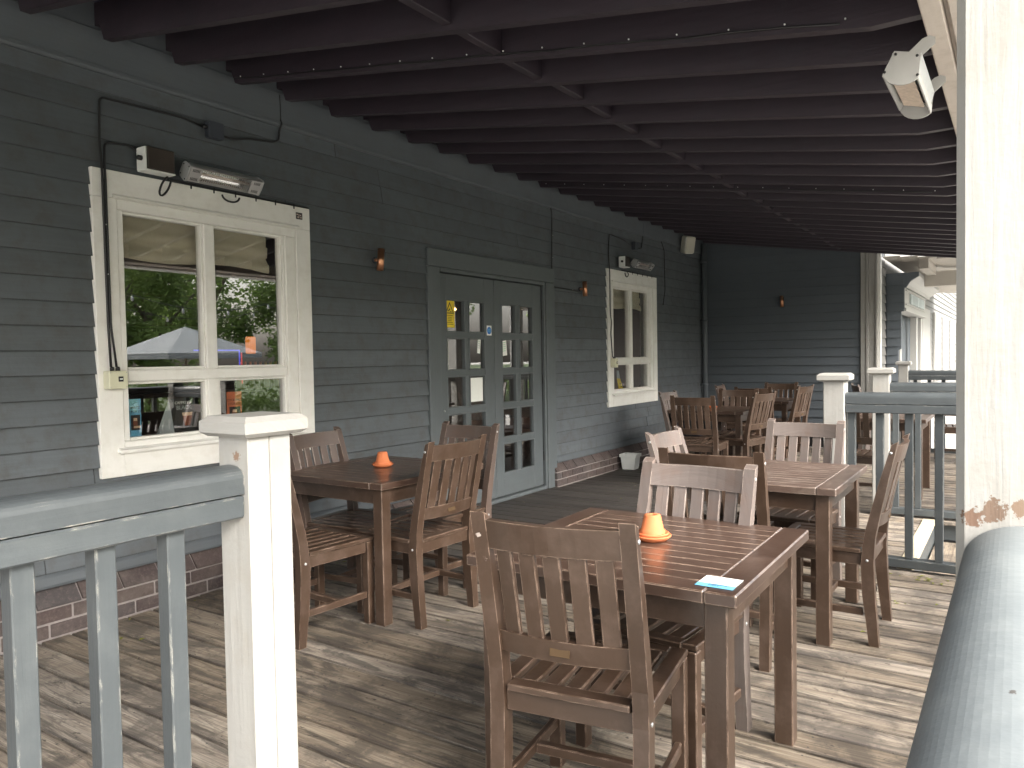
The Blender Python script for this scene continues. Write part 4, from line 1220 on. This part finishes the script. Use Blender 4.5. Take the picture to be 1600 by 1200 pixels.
loop('small loop of black cable hanging over the top of the small window casing', 8.80, 2.42, 0.05, 0.05, 0.07)
cable('black cable dropping down the wall right of the doors to the copper light', [(X, 7.02, 3.14), (X, 7.02, 2.95), (X + .012, 7.02, 2.90), (X, 7.02, 2.2), (X, 7.06, 2.13), (X, 7.3, 2.128), (X, 7.62, 2.115)], .0055)
cable('black cable down the left casing of the small white window', [(X, 9.05, 2.79), (X, 8.80, 2.84), (X, 8.40, 2.86), (X, 8.375, 2.60), (.046, 8.37, 2.40), (.046, 8.372, 1.9), (.046, 8.40, 1.8), (.046, 8.38, 1.65), (.055, 8.40, 1.37)], .006, clips=False)
cable('black cable from the rafters to the junction box above the small window', [(X, 9.42, 3.13), (X, 9.40, 2.95), (X, 9.34, 2.78), (X, 9.16, 2.785)], .006, clips=False)
cable('thin black cable hanging on the wall between the small window and the speaker', [(X, 10.02, 2.96), (X, 10.12, 2.85), (X, 10.14, 2.3), (X, 10.06, 2.08)], .005)
# festoon of clips along the fourth rafter
yr = RY[11] - 0.006
t = thing('cable', 'long thin cable pinned along a rafter with small bright clips', 'cable', group='black cables clipped to the veranda')
b = MB().mat('cable'); b.tube([(0.12, yr, zb(.12) + .03)] + [(x / 10, yr + .001 * (x % 3), zb(x / 10) + 0.022 + .004 * math.sin(x)) for x in range(2, 38, 2)], .0045, 6); part('sheath', b, t)
cm_ = MB().mat('plastic_white'); cm_.box((0, 0, 0), (0.006, 0.006, 0.006), ch=.001); cm_ = cm_.mesh('clip')
for i in range(17): link('clip', cm_, t, (0.18 + i * 0.215, yr - .004, zb(0.18 + i * 0.215) + 0.034))
yr = RY[20] - 0.006
t = thing('cable', 'second cable pinned along a farther rafter with small clips', 'cable', group='black cables clipped to the veranda')
b = MB().mat('cable'); b.tube([(x / 10, yr, zb(x / 10) + 0.022) for x in range(2, 38, 2)], .0045, 6); part('sheath', b, t)
cm_ = MB().mat('plastic_white'); cm_.box((0, 0, 0), (0.006, 0.006, 0.006), ch=.001); cm_ = cm_.mesh('clip')
for i in range(17): link('clip', cm_, t, (0.18 + i * 0.215, yr - .004, zb(0.18 + i * 0.215) + 0.034))

# copper wall lights
def sconce(loc, label, tilt, rz=0.0):
    t = thing('wall_light', label, 'wall light', loc, rz, 'copper up-and-down wall lights')
    b = MB().mat('copper'); b.cyl((0.0, 0, 0), (0.045, 0, 0), 0.012, 14); part('arm', b, t)
    b = MB().mat('navybox'); b.cyl((0.0, 0, 0), (0.012, 0, 0), 0.026, 16); part('mount', b, t)
    rm = rot('X', tilt)
    b = MB().mat('copper')
    b.lathe([(0.0001, -0.076), (0.022, -0.076), (0.022, -0.082), (0.0265, -0.082), (0.0265, 0.082), (0.022, 0.082), (0.022, 0.076), (0.0001, 0.076)], (0.070, 0, 0), 20, rm); part('tube', b, t)
sconce((0.018, 4.345, 2.150), 'copper cylinder wall light between the large window and the doors', R(-7))
sconce((0.018, 7.650, 2.145), 'copper cylinder wall light between the doors and the small window', R(3))
sconce((1.235, 11.74, 2.150), 'copper cylinder wall light on the dark blue end wall', R(2), R(-90))

# wall speaker
sp = thing('wall_speaker', 'cream outdoor speaker angled down beside the downpipe', 'speaker', (0.14, 10.75, 2.985), R(-38))
rm = rot('Y', R(14))
b = MB().mat('speaker'); b.box((0, 0, 0), (0.15, 0.16, 0.25), rm, ch=.02); part('cabinet', b, sp)
b = MB().mat('grille'); b.box(rm @ Vector((0.078, 0, 0)), (0.010, 0.135, 0.225), rm, ch=.004); part('grille', b, sp)
b = MB().mat('greymetal'); b.box((-0.10, 0, 0.05), (0.09, 0.03, 0.02), ch=.002); b.box((-0.13, 0, 0.06), (0.012, 0.06, 0.12), ch=.002); part('bracket', b, sp)

# stickers and notices on the doors
XS = 0.0015
sg = thing('warning_sign', 'yellow camera warning sticker on the left door', 'sign')
b = MB().mat('yellow'); b.span(-0.0275, -0.0262, 5.262, 5.398, 1.660, 1.898, 0); part('panel', b, sg)
def tri(b, y0, y1, z0, z1, x, th):
    b.prism([(y0, z0), (y1, z0), ((y0 + y1) / 2, z1)], 0, x, x + th)
b = MB().mat('ink'); tri(b, 5.271, 5.389, 1.783, 1.886, -0.0261, .0004); part('triangle', b, sg)
b = MB().mat('yellow'); tri(b, 5.287, 5.373, 1.791, 1.866, -0.0256, .0003); part('triangle', b, sg)
b = MB().mat('ink'); b.box((-0.0250, 5.322, 1.815), (0.0003, 0.034, 0.012), rot('X', R(40)), ch=0); b.box((-0.0250, 5.345, 1.799), (0.0003, 0.02, 0.008), ch=0); part('camera_symbol', b, sg)
b = MB().mat('ink')
for i, w_ in enumerate((0.085, 0.05, 0.055, 0.05, 0.085, 0.10)): b.span(-0.0261, -0.0258, 5.330 - w_ / 2, 5.330 + w_ / 2, 1.764 - i * 0.0155, 1.768 - i * 0.0155, 0)
part('print_lines', b, sg)
sg = thing('door_sign', 'small white sticker with a blue disc on the left door edge', 'sign')
b = MB().mat('paper'); b.span(-0.0078, -0.0068, 5.862, 5.940, 1.598, 1.690, 0); part('panel', b, sg)
b = MB().mat('blueprint'); b.lathe([(0.0001, 0), (0.035, 0), (0.035, 0.0005), (0.0001, 0.0005)], (-0.0067, 5.901, 1.644), 24, rot('Y', R(90))); part('disc', b, sg)
b = MB().mat('lightblue')
for z in (1.650, 1.636): b.span(-0.0061, -0.0058, 5.880, 5.922, z, z + .006, 0)
part('print_lines', b, sg)
def notice(y0, y1, z0, z1, label, ang=0.0, x=-0.0300, lines='cardgrey'):
    t = thing('paper_notice', label, 'notice', (x, (y0 + y1) / 2, (z0 + z1) / 2), 0, 'paper notices taped inside the door glass')
    rm = rot('X', ang)
    b = MB().mat('paper'); b.box((0, 0, 0), (0.001, y1 - y0, z1 - z0), rm, ch=0); part('sheet', b, t)
    b = MB().mat(lines); n = max(3, int((z1 - z0) / 0.022))
    for i in range(n - 1):
        b.box(rm @ Vector((0.001, 0, (z1 - z0) / 2 - 0.02 - i * 0.02)), (0.0004, (y1 - y0) * random.uniform(.55, .8), 0.005), rm, ch=0)
    part('print_lines', b, t)
notice(6.125, 6.225, 1.405, 1.552, 'tilted paper notice with green print inside the right door', R(5), -0.0295, 'greenpaper')
notice(5.742, 5.785, 1.43, 1.560, 'narrow white slip taped inside the left door', R(-7), -0.0295)
b = MB().mat('paper'); b.span(-0.0300, -0.0292, 5.600, 5.812, 0.985, 1.205, 0)
solo('blank_notice', b, 'blank pale sheet taped inside the left door', 'notice', group='paper notices taped inside the door glass')
b = MB().mat('ink'); b.span(0.0386, 0.0394, 3.572, 3.628, 2.356, 2.402, 0)
bd = solo('small_plaque', b, 'tiny dark numbered sticker on the top right of the large window casing', 'sticker')
b = MB().mat('tube')
for (yy, zz, w_, h_) in ((3.583, 2.388, .012, .008), (3.590, 2.370, .018, .006), (3.598, 2.378, .004, .03), (3.612, 2.385, .012, .006), (3.616, 2.370, .008, .012)):
    b.box((0.0396, yy, zz), (0.0004, w_, h_), ch=0)
part('print', b, bd)

# posters standing behind the large window
def drinks_poster(y0, y1, z0, z1, x, mat, top, mid, label):
    t = thing('drinks_poster', label, 'poster', group='drink adverts standing inside the windows')
    b = MB().mat(mat); b.span(x - .002, x, y0, y1, z0, z1, 0); part('panel', b, t)
    yc = (y0 + y1) / 2; h = z1 - z0
    wall_text('lettering', top, h * .085, 'ink', t, x + .001, yc, z1 - h * .22)
    wall_text('lettering', mid, h * .085, 'ink', t, x + .001, yc, z1 - h * .32)
    b = MB().mat('ink'); b.span(x + .0005, x + .001, y0 + (y1 - y0) * .15, y1 - (y1 - y0) * .1, z0 + h * .22, z0 + h * .60, 0); part('picture', b, t)
    b = MB().mat('stout'); b.box((x + .0015, yc, z0 + h * .38), (.0006, (y1 - y0) * .35, h * .22), ch=0); part('picture', b, t)
    b = MB().mat('foam'); b.box((x + .0022, yc, z0 + h * .49), (.0006, (y1 - y0) * .28, h * .07), ch=0); b.box((x + .0022, yc + .01, z0 + h * .30), (.0006, (y1 - y0) * .55, h * .05), ch=0); part('picture', b, t)
drinks_poster(2.405, 2.478, 0.955, 1.185, -0.055, 'lightblue', 'SPRITZ', '2 FOR £8', 'tall light blue drinks poster standing inside the large window')
drinks_poster(3.055, 3.165, 0.955, 1.195, -0.060, 'orange', 'COCKTAILS', '2 FOR £12', 'orange cocktail poster standing inside the large window')
tc_ = thing('tent_card', 'black beer tent card reading CAFFREYS BLACK inside the large window', 'tent card', group='drink adverts standing inside the windows')
xc = -0.075
b = MB().mat('cardblack'); b.prism([(2.700, 0.955), (2.870, 0.955), (2.820, 1.172), (2.668, 1.172)], 0, xc - .002, xc); part('front_panel', b, tc_)
b = MB().mat('cardgrey'); b.add([(xc, 2.698, 0.955), (xc, 2.666, 1.172), (xc - .10, 2.640, 0.955)], [(0, 1, 2)], 0); part('side_panel', b, tc_)
wall_text('lettering', "CAFFREY'S", 0.023, 'paper', tc_, xc + .001, 2.755, 1.145)
wall_text('lettering', 'BLACK', 0.033, 'cardgrey', tc_, xc + .001, 2.762, 1.115)
b = MB().mat('stout'); b.prism([(2.765, 1.005), (2.800, 1.005), (2.815, 1.065), (2.752, 1.065)], 0, xc, xc + .001); part('picture', b, tc_)
b = MB().mat('foam'); b.prism([(2.752, 1.065), (2.815, 1.065), (2.818, 1.085), (2.749, 1.085)], 0, xc, xc + .001); part('picture', b, tc_)
# cards in the small window
t = thing('tent_card', 'yellow and grey advert card leaning inside the small window', 'tent card', group='drink adverts standing inside the windows')
b = MB().mat('yellow'); b.prism([(8.80, 0.965), (8.92, 0.965), (8.84, 1.10), (8.75, 1.10)], 0, -0.06, -0.058); part('panel', b, t)
b = MB().mat('cardgrey'); b.prism([(8.75, 1.101), (8.84, 1.101), (8.80, 1.20), (8.745, 1.20)], 0, -0.06, -0.058); part('panel', b, t)
b = MB().mat('ink'); b.box((-0.0575, 8.845, 1.03), (.0006, .05, .015), rot('X', R(-10)), ch=0); b.box((-0.0575, 8.862, 1.0), (.0006, .05, .012), rot('X', R(-10)), ch=0); part('print', b, t)
for (yy, lb) in ((8.50, 'dark drinks card at the left inside the small window'), (9.11, 'dark drinks card at the right inside the small window')):
    t = thing('tent_card', lb, 'tent card', group='drink adverts standing inside the windows')
    b = MB().mat('cardblack'); b.prism([(yy, 0.965), (yy + .12, 0.965), (yy + .08, 1.14), (yy - .01, 1.14)], 0, -0.07, -0.068); part('panel', b, t)
    b = MB().mat('foam'); b.box((-0.0672, yy + .045, 1.07), (.0006, .035, .035), ch=0); part('picture', b, t)

# interior lights seen behind the large window
b = MB().mat('lampshade'); b.box((0, 0, 0), (0.07, 0.07, 0.15), ch=.01)
solo('table_lamp', b, 'glowing orange box lamp inside the pub behind the large window', 'lamp', (-1.5, 4.36, 1.535))
t = thing('neon_frame', 'thin blue and red light strip frame inside the pub', 'light strip')
b = MB().mat('neonblue'); b.cyl((-1.5, 3.80, 1.49), (-1.5, 4.24, 1.49), 0.005, 8); b.cyl((-1.5, 4.24, 1.49), (-1.5, 4.24, 1.25), 0.005, 8); part('blue_tube', b, t)
b = MB().mat('neonred'); b.cyl((-1.5, 4.262, 1.47), (-1.5, 4.262, 1.2), 0.005, 8); part('red_tube', b, t)
t = thing('bottle_display', 'row of amber bottles on a shelf inside the pub', 'bottles')
b = MB().mat('intwood'); b.span(-1.65, -1.45, 3.2, 4.8, 1.12, 1.15); part('shelf', b, t)
b = MB().mat('copper')
for i in range(9):
    b.lathe([(0.0001, 0), (0.032, 0), (0.032, 0.15), (0.012, 0.19), (0.012, 0.24), (0.0001, 0.24)], (-1.55, 4.28 + i * .055, 1.15), 10)
part('bottle', b, t)
for (x, yy, z, lb) in ((-4.5, 11.2, 2.3, 'higher of two small warm lamps seen through the small window'), (-4.6, 11.6, 2.15, 'lower of two small warm lamps seen through the small window')):
    t = thing('pendant_lamp', lb, 'lamp', (x, yy, z), 0, 'pendant lamps inside the pub')
    b = MB().mat('spot'); b.lathe([(0.0001, -0.03), (0.03, 0), (0.0001, 0.03)], n=10); part('bulb', b, t)
    b = MB().mat('black'); b.cyl((0, 0, 0.03), (0, 0, 3.4 - z), 0.004, 6); part('cord', b, t)

# ------------------------------------------------------------------ far wing with the porch
wing = thing('far_wing', 'pale clapboard wing with a dark porch and raised lettering beyond the veranda', 'building')
b = MB().mat('navy'); b.prism([(2.52, 0.0), (2.70, 0.0), (2.70, 1.40), (2.735, 1.42), (2.735, 1.97), (2.775, 2.0), (2.775, 2.30), (2.80, 2.31), (2.86, 2.40), (2.96, 2.46), (2.96, 2.52), (2.52, 2.52)], 1, 12.42, 12.47, g=0); part('porch_end', b, wing)
for k in range(0, 17):
    z = 0.311 + CP * k; x1 = 2.695 if z < 1.35 else (2.73 if z < 1.9 else 2.77)
    if z < 2.35: clad_x(2.545, x1, k, 12.418, 'navy', wing, 0.311)
b = MB().mat('whitefar'); b.span(2.60, 2.775, 12.475, 15.45, 2.02, 2.31); part('sign_board', b, wing)
b = MB().mat('whitefar'); b.prism([(2.60, 2.315), (2.80, 2.315), (2.81, 2.35), (2.87, 2.40), (2.96, 2.46), (2.96, 2.52), (2.6, 2.52)], 1, 12.475, 15.9); part('cornice', b, wing)
b = MB().mat('whitefar'); b.span(2.60, 2.795, 12.475, 15.55, 1.965, 2.015); part('lintel', b, wing)
fr_ = MB().mat('whitefar')
for z in (2.06, 2.265): fr_.span(2.776, 2.79, 12.55, 15.25, z, z + .02)
part('sign_rim', fr_, wing)
b = MB().mat('cardgrey'); yy = 13.05
while yy < 15.1:
    w_ = random.choice((0.06, 0.10, 0.14)); b.span(2.776, 2.80, yy, yy + w_, 2.095, 2.25, .004); yy += w_ + 0.07
part('raised_letter', b, wing)
for (y0, y1) in ((12.475, 12.60), (14.6, 14.75), (15.3, 15.45)):
    b = MB().mat('whitefar'); b.span(2.62, 2.72, y0, y1, 0, 1.96); part('door_post', b, wing)
b = MB().mat('navy'); b.span(2.53, 2.56, 12.6, 15.3, 0, 1.96); part('porch_door', b, wing)
b = MB().mat('lightclad'); b.span(2.2, 2.517, 12.48, 34, 0, 3.4, 0); part('wall', b, wing)
for k in range(-1, 24): clad_y(15.6, 34.0, k, 'lightclad', wing, 2.518, 0.311)
for i in range(6):
    y0 = 17.2 + i * 2.6
    b = MB().mat('whitefar'); b.span(2.54, 2.58, y0, y0 + 1.5, 0.7, 2.25); w_ = part('shutter', b, wing)
b = MB().mat('whitefar'); b.cyl((2.62, 16.2, 0), (2.62, 16.2, 2.9), 0.06); part('downpipe', b, wing)
# pale canopy over the far entrance
can = thing('entrance_canopy', 'pale beige boarded canopy over the far entrance', 'canopy')
for i in range(8):
    b = MB().mat('soffit'); x = 2.56 + i * 0.22; b.span(x, x + .214, 11.95, 20, 2.70 - 0.02 * i, 2.72 - 0.02 * i, .002); part('soffit_board', b, can)
b = MB().mat('soffit'); b.span(2.96, 4.5, 13.2, 13.4, 2.36, 2.58); part('cross_beam', b, can)
b = MB().mat('soffit'); b.span(3.0, 3.12, 12.0, 13.19, 2.52, 2.66); part('beam', b, can)
b = MB().mat('whitefar'); b.span(4.3, 4.5, 13.1, 13.3, -.5, 2.6); part('post', b, can)

# ------------------------------------------------------------------ garden seen in the windows
def leaf_cloud(n, rx, ry, rz, size, mat, seed, clumps=26):
    rnd = random.Random(seed); b = MB().mat(mat)
    cl = []
    while len(cl) < clumps:
        p = Vector((rnd.uniform(-1, 1), rnd.uniform(-1, 1), rnd.uniform(-1, 1)))
        if 0.25 < p.length < 1.0: cl.append((Vector((p.x * rx, p.y * ry, p.z * rz)), rnd.uniform(.22, .42)))
    for i in range(n):
        c, r_ = cl[rnd.randrange(len(cl))]
        d = Vector((rnd.gauss(0, 1), rnd.gauss(0, 1), rnd.gauss(0, 1))).normalized() * (r_ * (rnd.random() ** .4))
        p = c + Vector((d.x * rx, d.y * ry, d.z * rz))
        a = Vector((rnd.gauss(0, 1), rnd.gauss(0, 1), rnd.gauss(0, .6))).normalized()
        q = a.cross(Vector((rnd.gauss(0, 1), rnd.gauss(0, 1), rnd.gauss(0, 1)))).normalized()
        s_ = size * rnd.uniform(.6, 1.3)
        b.add([tuple(p - a * s_), tuple(p + q * s_ * .5), tuple(p + a * s_), tuple(p - q * s_ * .5)], [(0, 1, 2, 3)], 0, uvoff=(0, 0))
    return b
def tree_parts(seed, h=7.5):
    rnd = random.Random(seed)
    tb = MB().mat('bark')
    tb.cyl((0, 0, 0), (0.1, 0.05, h * .45), 0.20, 10, 0.13)
    for i in range(7):
        a = rnd.uniform(0, 2 * PI); z0 = h * rnd.uniform(.25, .45)
        tb.cyl((0.05, 0.02, z0), (math.cos(a) * 1.5, math.sin(a) * 1.5, z0 + rnd.uniform(1.2, 2.6)), 0.08, 6, 0.025)
    cb_ = leaf_cloud(9500, 2.6, 2.6, h * .36, 0.105, 'leaf', seed)
    return tb.mesh('trunk'), cb_.mesh('crown'), h
TV = [tree_parts(3), tree_parts(11, 8.5)]
spots = [(20, 3, 1.0), (22, 8, 1.1), (19.5, 12.5, .95), (23, 16.5, 1.15), (18.5, 21, .9), (27, 12, 1.25), (21, 27, 1.2), (26, 4, 1.2), (24, 33, 1.1), (19, -5, 1.1), (17.5, 40, 1.0), (28, 22, 1.2)]
TL = ['leafy tree reflected in the left panes of the large window', 'tall tree reflected above the parasol in the large window', 'leafy tree reflected in the right panes of the large window',
      'broad tree behind the others reflected in the large window', 'leafy tree reflected in the left door panes', 'biggest tree far back on the lawn', 'leafy tree reflected in the right door panes',
      'tree at the back left of the lawn beyond the first one', 'tree reflected in the small white window', 'leafy tree nearest the viewpoint side of the garden', 'farthest small tree at the end of the lawn', 'tree far back behind the second hedge']
for i, (x, yy, s_) in enumerate(spots):
    tm, cm, h = TV[i % 2]
    t = thing('garden_tree', TL[i], 'tree', (x, yy, -0.5), i * 1.3, 'garden trees reflected in the window glass')
    t.scale = (s_, s_, s_)
    link('trunk', tm, t); link('crown', cm, t, (0, 0, h * .52))
hb = leaf_cloud(6000, 0.8, 9, 0.8, 0.09, 'leaf', 5, 60).mesh('hedge')
for i, (x, yy) in enumerate(((15.5, 8), (15.8, 24))):
    o = link('garden_hedge', hb, None, (x, yy, 0.15)); tag(o, ['clipped green hedge behind the parasol, reflected in the large window', 'long clipped hedge farther along the garden, reflected in the doors'][i], 'hedge', 'garden hedges')
sb = leaf_cloud(1500, 0.6, 0.6, 0.75, 0.06, 'leafy', 9, 20)
solo('golden_shrub', sb, 'yellow-green shrub outside, reflected in the lower window panes', 'shrub', (5.6, 5.0, 0.25))
# parasol
pr = thing('garden_parasol', 'pale grey canvas parasol over the garden terrace, reflected in the large window', 'parasol', (9.6, 9.1, -0.5))
b = MB().mat('canvas'); N = 8; vs = [(0, 0, 2.62)]
for k in range(N):
    a = 2 * PI * k / N; vs.append((1.45 * math.cos(a), 1.45 * math.sin(a), 2.08))
for k in range(N):
    a = 2 * PI * k / N; vs.append((1.44 * math.cos(a), 1.44 * math.sin(a), 1.98))
fs = [(0, 1 + k, 1 + (k + 1) % N) for k in range(N)] + [(1 + k, 1 + (k + 1) % N, 9 + (k + 1) % N, 9 + k) for k in range(N)]
b.add(vs, fs); part('canopy', b, pr)
b = MB().mat('polewood'); b.cyl((0, 0, 0), (0, 0, 2.6), 0.025); part('pole', b, pr)
b = MB().mat('black'); b.cyl((0, 0, 0), (0, 0, 0.08), 0.3, 20); part('base', b, pr)
# festoon
ft = thing('festoon_lights', 'string of clear festoon bulbs over the garden, reflected in the window', 'string lights')
for (xa, ya, xb, yb) in ((8.5, 3, 9, 15), (12, 4, 11, 17)):
    pts = []
    for i in range(25):
        u = i / 24; pts.append((xa + (xb - xa) * u, ya + (yb - ya) * u, 2.75 - 0.35 * (1 - (2 * ((u * 3) % 1) - 1) ** 2)))
    b = MB().mat('black'); b.tube(pts, .008, 5); part('wire', b, ft)
    b = MB().mat('bulbglass')
    for p in pts[1::2]: b.lathe([(0.0001, -0.11), (0.026, -0.09), (0.024, -0.05), (0.012, -0.02), (0.0001, 0)], p, 8)
    part('bulb', b, ft)
